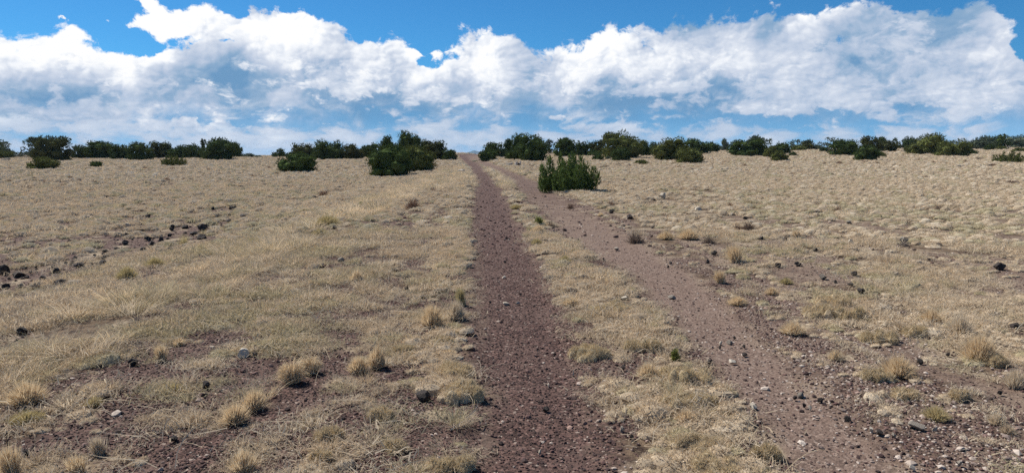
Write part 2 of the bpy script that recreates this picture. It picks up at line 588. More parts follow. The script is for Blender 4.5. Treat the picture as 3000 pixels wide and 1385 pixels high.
def ground_material():
    m, t, out = material('ground')
    geo = t.new('ShaderNodeNewGeometry')
    pos = geo.outputs['Position']

    def at(n):
        a = t.new('ShaderNodeAttribute', attribute_name=n)
        return a.outputs['Fac']
    stones = t.voro(pos, 55.0, 2.0, 0.6, 2.3)
    cell = t.new('ShaderNodeTexVoronoi', voronoi_dimensions='3D')
    t.l.new(pos, cell.inputs['Vector'])
    cell.inputs['Scale'].default_value = 60.0
    rc = t.new('ShaderNodeSeparateColor')
    t.l.new(cell.outputs['Color'], rc.inputs[0])
    n1 = t.noise(pos, 2.2, 5.0, 0.6)
    n2 = t.noise(pos, 9.0, 5.0, 0.6)
    # red-black cinder, mixed from pebble to pebble
    cin = t.ramp(rc.outputs[0], [(0, (.036, .0235, .0205)), (.35, (.070, .041, .035)), (.7, (.112, .066, .055)), (.9, (.158, .10, .083)), (.965, (.27, .215, .18)), (1, (.38, .32, .27))], 'CONSTANT')
    cin2 = t.mixc(t.ss(n1, .35, .7, 0, .5), cin, (.112, .074, .061))
    # the right track: finer, paler and pinker gravel
    grav = t.ramp(rc.outputs[1], [(0, (.060, .042, .034)), (.3, (.115, .080, .064)), (.6, (.18, .130, .104)), (.85, (.26, .20, .162)), (1, (.36, .295, .245))], 'CONSTANT')
    grav2 = t.mixc(t.ss(n2, .3, .7, .25, .75), grav, (.160, .110, .086))
    # soil and old thatch under the grass
    soil = t.mixc(t.ss(n2, .35, .65), (.045, .030, .022), (.135, .095, .062))
    strw = t.mixc(t.ss(t.noise(pos, 30.0, 4.0), .35, .65), (.26, .205, .14), (.44, .36, .255))
    soil2 = t.mixc(t.ss(n1, .45, .62, 0, .6), soil, strw)
    far = t.mixc(t.ss(t.noise(t.vmul(pos, (1, .5, 1)), 1.3, 6.0, .65), .35, .65), (.28, .212, .145), (.48, .385, .275))
    c = t.mixc(at('far'), soil2, far)
    c = t.mixc(at('cinder'), c, cin2)
    c = t.mixc(at('gravel'), c, grav2)
    principled(t, out, c, .95, (t.add(t.mul(stones, 1.0), t.mul(n2, 1.4)), .7, .012), .1)
    return m


MAT_GROUND = ground_material()

ang = np.concatenate([np.linspace(-180, -52, 26)[:-1], np.linspace(-52, 52, 310), np.linspace(52, 180, 26)[1:-1]])
rad = np.concatenate([[0.3], 0.6 * 1.0155 ** np.arange(0, 640)])
rad = rad[rad < 5600]
A, Rr = np.meshgrid(np.radians(ang), rad)
gx, gy = (Rr * np.sin(A)), (Rr * np.cos(A))
gz = ground(gx, gy)
na, nr = len(ang), len(rad)
idx = np.arange(na * nr).reshape(nr, na)
i0 = idx[:-1, :]
i1 = idx[1:, :]
f = np.stack([i0, np.roll(i0, -1, 1), np.roll(i1, -1, 1), i1], -1).reshape(-1, 4)[:, ::-1]
gv = np.stack([gx.ravel(), gy.ravel(), gz.ravel()], -1)
# close the middle of the sheet
mid_v = len(gv)
gv = np.vstack([gv, [[0, 0, float(ground(0., 0.))]]])
me = mesh_of('ground', gv, f, MAT_GROUND, True)
me2 = bmesh.new()
me2.from_mesh(me)
me2.verts.ensure_lookup_table()
for k in range(na):
    me2.faces.new((me2.verts[mid_v], me2.verts[(k + 1) % na], me2.verts[k])).smooth = True
me2.to_mesh(me)
me2.free()
X, Y = gv[:, 0], gv[:, 1]
M = plan(X, Y)
rutl = sst(X - xs_of(TLl, Y), -.17, -.05) * sst(xs_of(TLr, Y) - X, -.25, -.08) * .85
cind = np.clip(np.maximum(M['left'], rutl) + M['crest'], 0, 1)
cind = np.maximum(cind, M['lnear'] * bare_left(X, Y) * .95 * (1 - sst(Y, 12, 26) * .5))
cind = np.maximum(cind, M['mid'] * bare_mid(X, Y) * .9)
cind = np.maximum(cind, M['shoulder'] * .72)
cind = np.maximum(cind, M['right'] * .85 * sst(Y, 9, 24))
grav = np.clip(M['right'] * (1 - .70 * sst(Y, 9, 24)), 0, 1)
grav = np.maximum(grav, M['shoulder'] * (.10 + .45 * sst(fbm(X * 1.1, Y * 1.1, 63, 3), .4, .6)))
grav = np.maximum(grav, M['rplain'] * .7 * (1 - sst(Y, 8, 25)) * sst(fbm(X * .8, Y * .8, 66, 3), .45, .58))
attr(me, 'cinder', cind)
attr(me, 'gravel', np.clip(grav, 0, 1))
attr(me, 'far', sst(np.hypot(X, Y), 28, 80))
go = link('ground', me)
tag(go, 'dry grassland with two bare cinder wheel tracks running to the crest', 'ground', kind='structure')

# ------------------------------------------------------------------ far blue mountain beyond the crest
mm, t, out = material('mountain')
geo = t.new('ShaderNodeNewGeometry')
principled(t, out, t.mixc(t.ss(t.noise(geo.outputs['Position'], .004, 5.0), .4, .6), (.035, .045, .030), (.10, .085, .06)), .95)


def ridge(name, az_c, half, dist, top, seed, label):
    n, k = 60, 10
    u = np.linspace(-1, 1, n)
    v = np.linspace(-1, 1, 2 * k + 1)
    U, V = np.meshgrid(u, v)
    h = np.clip(1 - np.abs(U + .12 * np.sign(U)) ** 1.35, 0, 1) * np.clip(1 - np.abs(V) ** 1.3, 0, 1)
    h = h * (.86 + .28 * fbm(U * 3 + seed, V * 2, seed, 4))
    dx, dy = U * half * dist, V * half * dist * .7
    zb = -46.0
    x = math.sin(az_c) * dist + dx * math.cos(az_c) + dy * math.sin(az_c)
    y = math.cos(az_c) * dist - dx * math.sin(az_c) + dy * math.cos(az_c)
    z = zb + h * (EYE + math.tan(top) * dist - zb)
    nn = len(v)
    ix = np.arange(n * nn).reshape(nn, n)
    ff = np.stack([ix[:-1, :-1], ix[:-1, 1:], ix[1:, 1:], ix[1:, :-1]], -1).reshape(-1, 4)
    o = link(name, mesh_of(name, np.stack([x.ravel(), y.ravel(), z.ravel()], -1), ff, mm, True))
    return tag(o, label, 'mountain', kind='structure')


a, e = azel(1390, 438)
ridge('mountain', a, .035, 5000.0, e, 3, 'blue far-off mountain peak beyond the end of the road')
a, e = azel(1333, 446.5)
ridge('mountain', a, .022, 5200.0, e, 8, 'low blue ridge just left of the far-off mountain peak')

# ------------------------------------------------------------------ where single stones, tufts and shrubs stand (seen position, size, look, label)
LR, RR, NR = 'black basalt rocks on the left plain', 'rocks on the right plain', 'stones among the near grass'
GR, FL = 'stones lying on the right wheel track', 'small black stones scattered on the left plain'
ROCKS = [
    (5, 803, 34, 30, 'black', 'black rock cut by the left edge, end of the dark line', LR),
    (50, 812, 34, 18, 'black', 'black rock in the pair just in from the left edge', LR),
    (78, 814, 14, 8, 'black', 'small black stone in line between two larger rocks at far left', LR),
    (15, 843, 28, 14, 'black', 'flat black rock lowest at the left edge', LR),
    (57, 840, 18, 10, 'black', 'small black rock below the far-left pair', LR),
    (117, 826, 42, 20, 'black', 'largest black boulder of the far-left line', LR),
    (170, 832, 34, 16, 'black', 'dark flat rock right of the largest far-left boulder', LR),
    (160, 798, 34, 16, 'black', 'black rock above the largest far-left boulder', LR),
    (225, 783, 30, 15, 'black', 'round-topped black rock with a smaller stone just above', LR),
    (218, 758, 18, 7, 'black', 'flat black stone just above the round-topped black rock', LR),
    (294, 778, 34, 16, 'black', 'black rock beside grey-green brush, right of the round-topped one', LR),
    (145, 716, 14, 9, 'black', 'lone black stone high on the left plain, dark triangle', LR),
    (366, 716, 20, 14, 'black', 'black rock left of the black heap', LR),
    (370, 692, 15, 11, 'black', 'square black stone below the white stone', LR),
    (373, 666, 18, 12, 'pale', 'small white stone among black ones on the left plain', LR),
    (432, 704, 24, 11, 'black', 'black slab forming the top left of the black heap', LR),
    (440, 722, 38, 15, 'black', 'long black slab forming the base of the black heap', LR),
    (468, 706, 28, 13, 'black', 'pointed black slab leaning right on the black heap', LR),
    (455, 728, 16, 8, 'black', 'black stone fallen below the black heap', LR),
    (418, 735, 34, 11, 'black', 'low black slab below and left of the black heap', LR),
    (494, 732, 22, 9, 'black', 'small dark stone below the golden shrub', LR),
    (590, 676, 34, 18, 'black', 'biggest tilted dark slab above the golden shrub', LR),
    (566, 688, 28, 10, 'black', 'dark slab under the biggest tilted slab', LR),
    (540, 670, 22, 9, 'black', 'dark slab left of the biggest tilted slab', LR),
    (589, 700, 34, 14, 'black', 'dark slab right of the golden shrub', LR),
    (497, 692, 18, 8, 'black', 'dark stone left of the golden shrub top', LR),
    (418, 679, 12, 7, 'black', 'small black stone above the black heap', LR),
    (433, 640, 16, 9, 'black', 'black stone alone high above the white stone', LR),
    (668, 653, 20, 10, 'black', 'black stone upper left of the middle cluster', LR),
    (711, 640, 24, 10, 'black', 'wide black stone lowest of the cluster under the round one', LR),
    (676, 614, 17, 9, 'black', 'round black stone at the top of the middle cluster', LR),
    (623, 615, 11, 7, 'black', 'small black stone left of the round one atop the middle cluster', LR),
    (505, 668, 16, 9, 'black', 'black stone upper left of the tilted slabs', LR),
    (669, 634, 14, 6, 'black', 'thin black stone between the round one and the wide one', LR),
    (580, 654, 18, 6, 'black', 'flat dark stone above the biggest tilted slab', LR),
    (818, 668, 14, 8, 'black', 'black stone in the straw near the green-yellow tuft', LR),
    (980, 672, 18, 9, 'black', 'black stone in the straw below the green-yellow tuft', LR),
    (921, 583, 15, 7, 'black', 'black stone farthest right up the bank, near the tumbleweed', LR),
    (385, 864, 20, 12, 'black', 'dark stone half hidden in straw on the left bank', NR),
    (655, 668, 10, 6, 'black', None, FL), (203, 724, 10, 6, 'black', None, FL), (306, 738, 18, 7, 'black', None, FL),
    (722, 675, 9, 6, 'black', None, FL), (700, 625, 9, 5, 'black', None, FL), (865, 568, 9, 4, 'black', None, FL),
    (880, 572, 9, 5, 'black', None, FL), (955, 566, 10, 5, 'black', None, FL), (975, 566, 9, 6, 'black', None, FL),
    (895, 582, 8, 5, 'black', None, FL), (357, 580, 11, 5, 'black', None, FL), (571, 595, 11, 5, 'black', None, FL),
    (310, 578, 16, 5, 'black', None, FL), (28, 594, 12, 5, 'black', None, FL), (45, 764, 10, 6, 'black', None, FL),
    (62, 769, 9, 5, 'black', None, FL), (448, 690, 12, 6, 'black', None, FL), (262, 645, 10, 5, 'black', None, FL),
    (1027, 545, 12, 8, 'black', None, FL), (1000, 558, 11, 5, 'black', None, FL), (950, 555, 10, 5, 'black', None, FL), (890, 560, 9, 5, 'black', None, FL),
    (193, 772, 14, 6, 'black', None, FL), (212, 771, 14, 7, 'black', None, FL), (337, 730, 15, 6, 'black', None, FL), (204, 776, 12, 7, 'black', None, FL),
    (305, 757, 16, 7, 'black', None, FL), (461, 721, 11, 6, 'black', None, FL), (360, 678, 13, 5, 'black', None, FL), (73, 786, 10, 6, 'black', None, FL),
    (441, 654, 11, 5, 'black', None, FL), (669, 677, 9, 5, 'black', None, FL), (582, 667, 13, 5, 'black', None, FL), (104, 783, 9, 5, 'black', None, FL),
    (386, 702, 10, 4, 'black', None, FL), (268, 777, 12, 7, 'black', None, FL), (662, 666, 10, 5, 'black', None, FL), (698, 672, 11, 4, 'black', None, FL),
    (582, 681, 12, 5, 'black', None, FL), (299, 747, 13, 6, 'black', None, FL), (87, 799, 13, 6, 'black', None, FL), (584, 659, 16, 6, 'black', None, FL),
    (25, 817, 13, 7, 'black', None, FL), (277, 750, 15, 6, 'black', None, FL), (693, 660, 15, 9, 'black', None, FL), (468, 760, 12, 5, 'black', None, FL),
    (448, 699, 10, 4, 'black', None, FL), (438, 707, 12, 7, 'black', None, FL), (542, 684, 11, 5, 'black', None, FL), (153, 784, 14, 8, 'black', None, FL),
    (490, 701, 12, 5, 'black', None, FL), (687, 606, 14, 6, 'black', None, FL), (157, 768, 14, 5, 'black', None, FL), (500, 676, 16, 10, 'black', None, FL),
    (175, 804, 16, 8, 'black', None, FL), (688, 614, 14, 8, 'black', None, FL),
    # near left
    (705, 1046, 48, 30, 'pale', 'pale grey rock with dark broken face among the near grass', NR),
    (746, 1042, 16, 12, 'black', 'small dark stone touching the pale grey rock', NR),
    (388, 1070, 34, 25, 'black', 'brown-black rock left of the pale grey rock', NR),
    (292, 1076, 16, 12, 'black', 'small black stone left of the brown-black rock', NR),
    (600, 1137, 32, 27, 'black', 'round jet-black rock between the near orange bunches', NR),
    (508, 1292, 30, 17, 'black', 'black rock with grey top low among thatch, lower left', NR),
    (75, 1331, 26, 19, 'black', 'black rock by the lower left edge', NR),
    (62, 983, 34, 26, 'black', 'dark rock in tall straw above the big orange bunch', NR),
    (1234, 1177, 50, 36, 'black', 'largest near black lava rock beside the left wheel track', NR),
    (1190, 853, 13, 15, 'black', 'upright black stone in grass near the left wheel track', NR),
    (1155, 800, 26, 10, 'black', 'dark flat rock in grass midway along the left side of the track', NR),
    (1188, 820, 24, 9, 'black', 'dark flat rock just below another in the grass left of the track', NR),
    (905, 808, 22, 8, 'black', 'low dark stone in the straw midway up the bank', NR),
    (1000, 768, 30, 12, 'grey', 'grey flat stone in grass left of the track', NR),
    # left wheel track and middle strip
    (1479, 884, 36, 9, 'pale', 'long flat pale stone lying on the left wheel track', 'stones on the left wheel track'),
    (1517, 882, 18, 6, 'pale', 'short flat pale stone beside the long one on the left track', 'stones on the left wheel track'),
    (1477, 808, 16, 6, 'pale', 'pale chip farther up the left wheel track', 'stones on the left wheel track'),
    (1480, 765, 10, 8, 'black', 'dark stone alone far up the left wheel track', 'stones on the left wheel track'),
    (1436, 881, 12, 9, 'black', 'black cinder lump at the left edge of the left track', 'stones on the left wheel track'),
    (1600, 1199, 30, 18, 'black', 'dark lump alone in the middle of the near left track', 'stones on the left wheel track'),
    (1606, 1125, 12, 9, 'pale', 'white crumb above the dark lump on the left track', 'stones on the left wheel track'),
    (1583, 1320, 14, 7, 'pale', 'white chip low on the left track', 'stones on the left wheel track'),
    (1828, 1086, 24, 19, 'black', 'dark cinder lump left of the orange tuft between the tracks', NR),
    (1823, 1266, 26, 15, 'grey', 'grey flat stone between the tracks near the bottom', NR),
    (1850, 1290, 20, 13, 'black', 'dark stone beside the grey flat one between the tracks', NR),
    # right track
    (1808, 728, 22, 9, 'grey', 'grey flat stone far up the right track edge', GR),
    (1768, 759, 10, 7, 'black', 'lone dark stone far up the right track', GR),
    (1830, 875, 38, 11, 'pale', 'long pale flat stone at the left rim of the right track', GR),
    (1972, 867, 36, 13, 'grey', 'grey flat stone with dark end on the right track', GR),
    (2080, 1064, 28, 9, 'black', 'dark red flat stone on the right track', GR),
    (2146, 1061, 34, 14, 'pale', 'pale oval stone on the right track', GR),
    (2138, 997, 28, 12, 'grey', 'grey square stone high on the right track', GR),
    (2113, 999, 16, 8, 'pale', 'white chip beside the grey square stone', GR),
    (2109, 1013, 16, 9, 'black', 'black stone below the white chip on the right track', GR),
    (2183, 1036, 24, 12, 'black', 'black stone upper right of the pale oval one', GR),
    (2153, 983, 12, 9, 'black', 'black nub just above the grey square stone', GR),
    (2180, 1010, 18, 12, 'black', 'dark stone right of the grey square one', GR),
    (2208, 1194, 40, 13, 'pale', 'long white stone at the left rim of the near right track', GR),
    (2350, 1157, 34, 15, 'grey', 'oval blue-grey stone in the near right track', GR),
    (2330, 1164, 18, 10, 'black', 'dark stone touching the blue-grey oval one', GR),
    (2358, 1187, 18, 13, 'black', 'pointed black stone below the blue-grey oval one', GR),
    (2373, 1195, 14, 9, 'pale', 'white stone beside the pointed black one', GR),
    (2405, 1175, 24, 14, 'black', 'dark red-black stone right of the blue-grey oval one', GR),
    (2690, 1266, 62, 30, 'grey', 'largest flat grey stone, bottom right gravel', GR),
    (2580, 1274, 34, 18, 'black', 'black lump left of the largest flat grey stone', GR),
    (2554, 1264, 18, 12, 'pale', 'white stone left of the black lump', GR),
    (2738, 1270, 16, 8, 'pale', 'white chip right of the largest flat grey stone', GR),
    (2620, 1285, 22, 10, 'grey', 'small grey stone below the black lump', GR),
    (2675, 1368, 22, 12, 'pale', 'pale pebble lowest in the bottom right gravel', GR),
    (2812, 1364, 30, 14, 'grey', 'grey stone at the bottom edge on the right', GR),
    (2485, 1232, 36, 12, 'black', 'flat black stones stuck in the near right track', GR),
    (2578, 1070, 18, 9, 'pale', 'white stone left of the tall tuft on the right gravel', RR),
    (2698, 1068, 28, 24, 'black', 'dark square rock right of the tall tuft on the right gravel', RR),
    (2976, 962, 38, 26, 'black', 'dark rock half sunk in grass by the right edge', RR),
    (2863, 982, 24, 14, 'black', 'dark rock behind the big orange tuft on the right', RR),
    (2780, 1045, 20, 12, 'black', 'small dark rock left of the big orange tuft on the right', RR),
    (2930, 1160, 22, 10, 'black', 'low dark stone in gravel at far right', RR),
    # right plain
    (2935, 794, 42, 27, 'black', 'biggest rounded grey-black boulder on the right plain', RR),
    (2648, 712, 38, 22, 'grey', 'greenish-grey humped rock in the middle of the right plain', RR),
    (2655, 722, 42, 10, 'black', 'dark flat rock under the greenish-grey humped one', RR),
    (2495, 714, 22, 15, 'pale', 'pale stone with dark side left of the humped rock', RR),
    (2755, 722, 24, 9, 'black', 'low dark rock right of the humped rock', RR),
    (2390, 735, 26, 13, 'black', 'dark rock below and left of the pale stone', RR),
    (2231, 702, 24, 14, 'black', 'dark jagged rock above the tall reddish tufts', RR),
    (2300, 706, 18, 12, 'black', 'dark rock at the foot of a tan tuft', RR),
    (2093, 750, 22, 16, 'black', 'pair-like dark stone right of the right track shoulder', RR),
    (2075, 772, 22, 12, 'black', 'grey-black stone below the pair-like one by the shoulder', RR),
    (2280, 787, 26, 18, 'black', 'dark craggy rock in the centre right grass', RR),
    (2340, 782, 28, 14, 'black', 'dark low rock right of the craggy one', RR),
    (2414, 821, 32, 17, 'grey', 'brown-grey rounded rock in the centre right grass', RR),
    (2505, 810, 26, 16, 'black', 'dark knobbly rock right of the brown-grey one', RR),
    (2450, 830, 20, 9, 'black', 'low dark stone right under the brown-grey one', RR),
    (2495, 840, 22, 10, 'black', 'low dark stone above the wedge-shaped rock', RR),
    (2525, 860, 36, 19, 'black', 'wedge-shaped dark rock at the top of the grey-green patch', RR),
    (2185, 642, 18, 9, 'black', 'small dark rock high on the right plain', RR),
    (2965, 657, 22, 9, 'black', 'dark stone high near the right edge', RR),
    (2490, 658, 28, 9, 'grey', 'grey-green flat stone high in the middle of the right plain', RR),
    (1942, 582, 30, 19, 'pale', 'pale-topped rock alone on the plain right of the big bush', RR),
    (1918, 588, 12, 6, 'black', 'small dark stone left of the pale-topped rock', RR),
    (1790, 626, 18, 12, 'black', 'dark stone in the grass beyond the right track', RR),
    (1797, 620, 12, 8, 'black', 'dark stone behind another beyond the right track', RR),
    (1846, 642, 24, 14, 'black', 'dark wedge of rock right of the stones beyond the right track', RR),
    (2044, 615, 34, 9, 'pale', 'flat pale stone with a bright edge right of the pale-topped rock', RR),
    (2147, 631, 28, 9, 'pale', 'low pale stone right of the flat bright-edged one', RR),
    (1912, 670, 14, 7, 'black', 'small black stone above the grey twiggy brush', RR),
    (1958, 782, 12, 8, 'black', 'black stone on the pebbly shoulder of the right track', RR),
    (1965, 773, 20, 9, 'black', 'dark rock at the top of the pebbly shoulder', RR),
    (2900, 492, 16, 10, 'black', 'black boulder on the far right plain beside grey rubble', RR),
    (2810, 491, 16, 9, 'grey', 'grey rubble stone on the far right plain', RR),
    (2875, 490, 14, 8, 'grey', 'grey rubble stone next to the far black boulder', RR),
    (1905, 457, 10, 12, 'pale', 'upright pale stone under the crest trees', RR),
    (18, 474, 28, 9, 'black', 'dark rock outcrop below the leftmost junipers', LR),
    (77, 497, 14, 6, 'black', 'dark stone on the far left slope near the round bush', LR),
    (30, 496, 14, 6, 'black', 'dark stone on the far left slope by the picture edge', LR),
    (54, 508, 12, 5, 'black', 'dark stone lowest on the far left slope', LR),
]
OT, NG, PT = 'orange bunch grasses', 'low green-tinged tufts', 'grass mats beside the tracks'
TUFTS = [
    (62, 1190, 112, 78, 'orange', 'orange', 'big orange bunch grass near the left edge, above a yellow-green tuft', OT),
    (62, 1240, 98, 38, 'orange', 'gold', 'low yellow-green tuft right below the big orange bunch at left', NG),
    (470, 1058, 48, 62, 'wisp', 'orange', 'leaning wispy orange bunch left of the pale grey rock', OT),
    (522, 1012, 40, 26, 'orange', 'orange', 'small round orange tuft up and right of the leaning wispy one', OT),
    (505, 1145, 60, 30, 'orange', 'gold', 'greenish tuft left of the round jet-black rock', NG),
    (268, 1187, 52, 32, 'orange', 'gold', 'small yellowish tuft in thatch right of the big orange bunch', NG),
    (680, 1244, 92, 72, 'orange', 'orange', 'front half of the big double orange bunch', OT),
    (736, 1205, 84, 74, 'orange', 'orange', 'rear half of the big double orange bunch', OT),
    (706, 1392, 92, 86, 'orange', 'orange', 'orange bunch cut by the bottom edge, straight below the double bunch', OT),
    (26, 1400, 84, 120, 'wisp', 'orange', 'tall wispy bunch in the bottom left corner', OT),
    (222, 1392, 74, 74, 'wisp', 'orange', 'leaning brown wispy bunch on the bottom edge, second from the left corner', OT),
    (286, 1330, 56, 66, 'wisp', 'pale', 'pale leaning bunch above the brown wispy one near the bottom left', OT),
    (848, 1128, 98, 72, 'mound', 'orange', 'combed-over straw mound with orange heart', OT),
    (905, 1098, 84, 58, 'mound', 'orange', 'second mound behind the combed-over one', OT),
    (1102, 1082, 62, 80, 'orange', 'orange', 'tallest golden-orange bunch left of the track', OT),
    (1046, 1096, 68, 58, 'orange', 'orange', 'lower orange bunch joined to the tallest golden one', OT),
    (1262, 962, 74, 80, 'orange', 'orange', 'tall straw-orange bunch at the edge of the left wheel track', OT),
    (1334, 938, 62, 64, 'orange', 'pale', 'pale bunch between the straw-orange one and the left track', OT),
    (1352, 895, 38, 62, 'wisp', 'gold', 'greenish upright bunch overhanging the left track', NG),
    (1316, 1042, 46, 26, 'orange', 'orange', 'small orange tuft with dark base at the left track edge', OT),
    (1330, 1112, 138, 40, 'mat', 'tan', 'rear of two thick tan mats bulging into the left track', PT),
    (1352, 1182, 164, 48, 'mat', 'tan', 'front of two thick tan mats, beside the largest lava rock', PT),
    (1322, 1388, 130, 48, 'mat', 'grey', 'pale mat on the bottom edge beside the left track', PT),
    (1180, 1036, 70, 26, 'mat', 'grey', 'grey-green mat right of the tallest golden bunch', PT),
    (938, 1356, 62, 38, 'mat', 'gold', 'greenish mat near the bottom left of the track', PT),
    (960, 1296, 84, 44, 'mat', 'grey', 'grey-green tuft cluster above the greenish mat', PT),
    (1120, 1240, 90, 40, 'mat', 'grey', 'grey tuft cluster below the combed-over mounds', PT),
    (1155, 1330, 80, 40, 'mat', 'gold', 'yellow-green tuft low between thatch and left track', PT),
    (1042, 830, 46, 42, 'orange', 'orange', 'round orange bunch midway along the bank left of the track', OT),
    (365, 818, 60, 44, 'orange', 'gold', 'olive-gold bunch in the left bank straw', NG),
    (448, 782, 56, 34, 'orange', 'gold', 'greenish-gold tuft on the bank below the black heap', NG),
    (738, 722, 56, 30, 'orange', 'gold', 'yellow-green bunch on the bank right of the golden shrub', NG),
    (955, 664, 76, 34, 'orange', 'gold', 'long green-yellow tuft higher up the bank', NG),
    (935, 690, 44, 26, 'orange', 'gold', 'small greenish tuft below the long green-yellow one', NG),
    (1300, 1005, 46, 24, 'mat', 'tan', 'small tan cushion against the left track', PT),
    # between the tracks
    (1512, 611, 36, 17, 'orange', 'gold', 'small yellow-green tuft far up between the tracks', NG),
    (1572, 718, 36, 22, 'orange', 'gold', 'yellowish tuft between the tracks below the bright weed', NG),
    (1576, 680, 40, 24, 'orange', 'orange', 'tan tuft just below the bright weed between the tracks', OT),
    (1655, 772, 40, 26, 'orange', 'gold', 'greenish tuft in the strip halfway down', NG),
    (1672, 893, 52, 34, 'orange', 'orange', 'orange tuft in the strip between the tracks, middle distance', OT),
    (1900, 1108, 74, 52, 'orange', 'orange', 'orange tuft at the left end of a thick mat between the tracks', OT),
    (1890, 1222, 54, 36, 'orange', 'orange', 'small orange tuft in cinders between the tracks', OT),
    (2012, 1240, 62, 40, 'orange', 'orange', 'straw-orange tuft close to the right track, near the bottom', OT),
    (1735, 1056, 150, 40, 'mat', 'grey', 'pale bleached mat beside the left track, right side', PT),
    (1890, 1030, 110, 34, 'mat', 'grey', 'grey-white matted grass left of the near green weed', PT),
    (2010, 1130, 168, 52, 'mat', 'tan', 'thick tan mat right of the orange tuft between the tracks', PT),
    (2030, 1205, 176, 46, 'mat', 'gold', 'thick yellowish mat pointing at the right track', PT),
    (2045, 1325, 176, 46, 'mat', 'grey', 'wide grey-green mat near the bottom between the tracks', PT),
    (2100, 1392, 170, 46, 'mat', 'grey', 'mat on the bottom edge left of the right track', PT),
    (2250, 1340, 90, 44, 'mat', 'gold', 'greenish mat at the left rim of the near right track', PT),
    (1800, 920, 130, 34, 'mat', 'tan', 'tan mat in the strip level with the flat pale stone', PT),
    # right side
    (2643, 1112, 104, 72, 'orange', 'orange', 'tall dry tuft alone on the right gravel', OT),
    (2884, 1062, 104, 92, 'orange', 'orange', 'big drooping orange bunch near the right edge', OT),
    (2330, 982, 80, 46, 'orange', 'orange', 'spreading tan-orange tuft right of the right track', OT),
    (2452, 1058, 46, 38, 'orange', 'orange', 'small pointed orange tuft on the right gravel', OT),
    (2822, 982, 70, 66, 'orange', 'pale', 'pale upright bunch behind the big drooping one', OT),
    (2735, 945, 64, 48, 'orange', 'orange', 'orange bunch left of the pale upright one', OT),
    (2640, 965, 56, 30, 'orange', 'tan', 'tan tuft left of the orange bunch in the right grass', OT),
    (2695, 985, 86, 34, 'mat', 'tan', 'tan mat below the orange bunch in the right grass', PT),
    (2985, 1140, 66, 66, 'orange', 'pale', 'grey-straw bunch cut by the right edge', OT),
    (2930, 1075, 60, 36, 'mat', 'grey', 'green-grey mat right under the big drooping bunch', PT),
    (2580, 1125, 86, 34, 'mat', 'tan', 'pale mat left below the tall tuft on the right gravel', PT),
    (2650, 1175, 96, 30, 'mat', 'gold', 'yellowish mat below the tall tuft on the right gravel', PT),
    (2752, 1235, 80, 44, 'orange', 'gold', 'green-tipped tuft above the largest flat grey stone', NG),
    (2820, 1180, 60, 34, 'mat', 'grey', 'pale tuft with a dark stone at its foot, right gravel', PT),
    (2930, 1250, 60, 44, 'orange', 'pale', 'pale tuft in the right gravel near the edge', OT),
    (2960, 1275, 50, 34, 'orange', 'tan', 'small tan tuft just below the pale one near the edge', OT),
    (2420, 930, 120, 40, 'mat', 'grey', 'left end of the grey-green mat patch on the right', PT),
    (2510, 940, 110, 42, 'mat', 'grey', 'right end of the grey-green mat patch on the right', PT),
    (2450, 900, 110, 34, 'mat', 'grey', 'back of the grey-green mat patch on the right', PT),
    (2600, 1010, 120, 36, 'mat', 'grey', 'long grey mat between the gravel and the tan mat', PT),
    (2115, 830, 44, 48, 'wisp', 'orange', 'reddish upright tuft on the pebbly shoulder', OT),
    (2160, 772, 60, 62, 'wisp', 'orange', 'tall see-through orange tuft above the reddish one', OT),
    (2165, 892, 62, 32, 'orange', 'orange', 'tan tuft at the right rim of the right track', OT),
    (2020, 702, 62, 36, 'orange', 'orange', 'orange tuft in grass beyond the right track', OT),
    (1952, 702, 50, 30, 'orange', 'orange', 'low orange tuft left of another beyond the right track', OT),
    (2080, 714, 52, 28, 'brush', 'twig', 'grey-brown brush right of the orange tuft beyond the track', OT),
    (2340, 694, 34, 26, 'wisp', 'orange', 'orange tuft with dark base in the middle of the right plain', OT),
    (2306, 832, 40, 22, 'orange', 'gold', 'greenish tuft in the centre right grass', NG),
    (2262, 862, 40, 26, 'orange', 'orange', 'small tan-orange tuft left of the grey-green patch', OT),
]
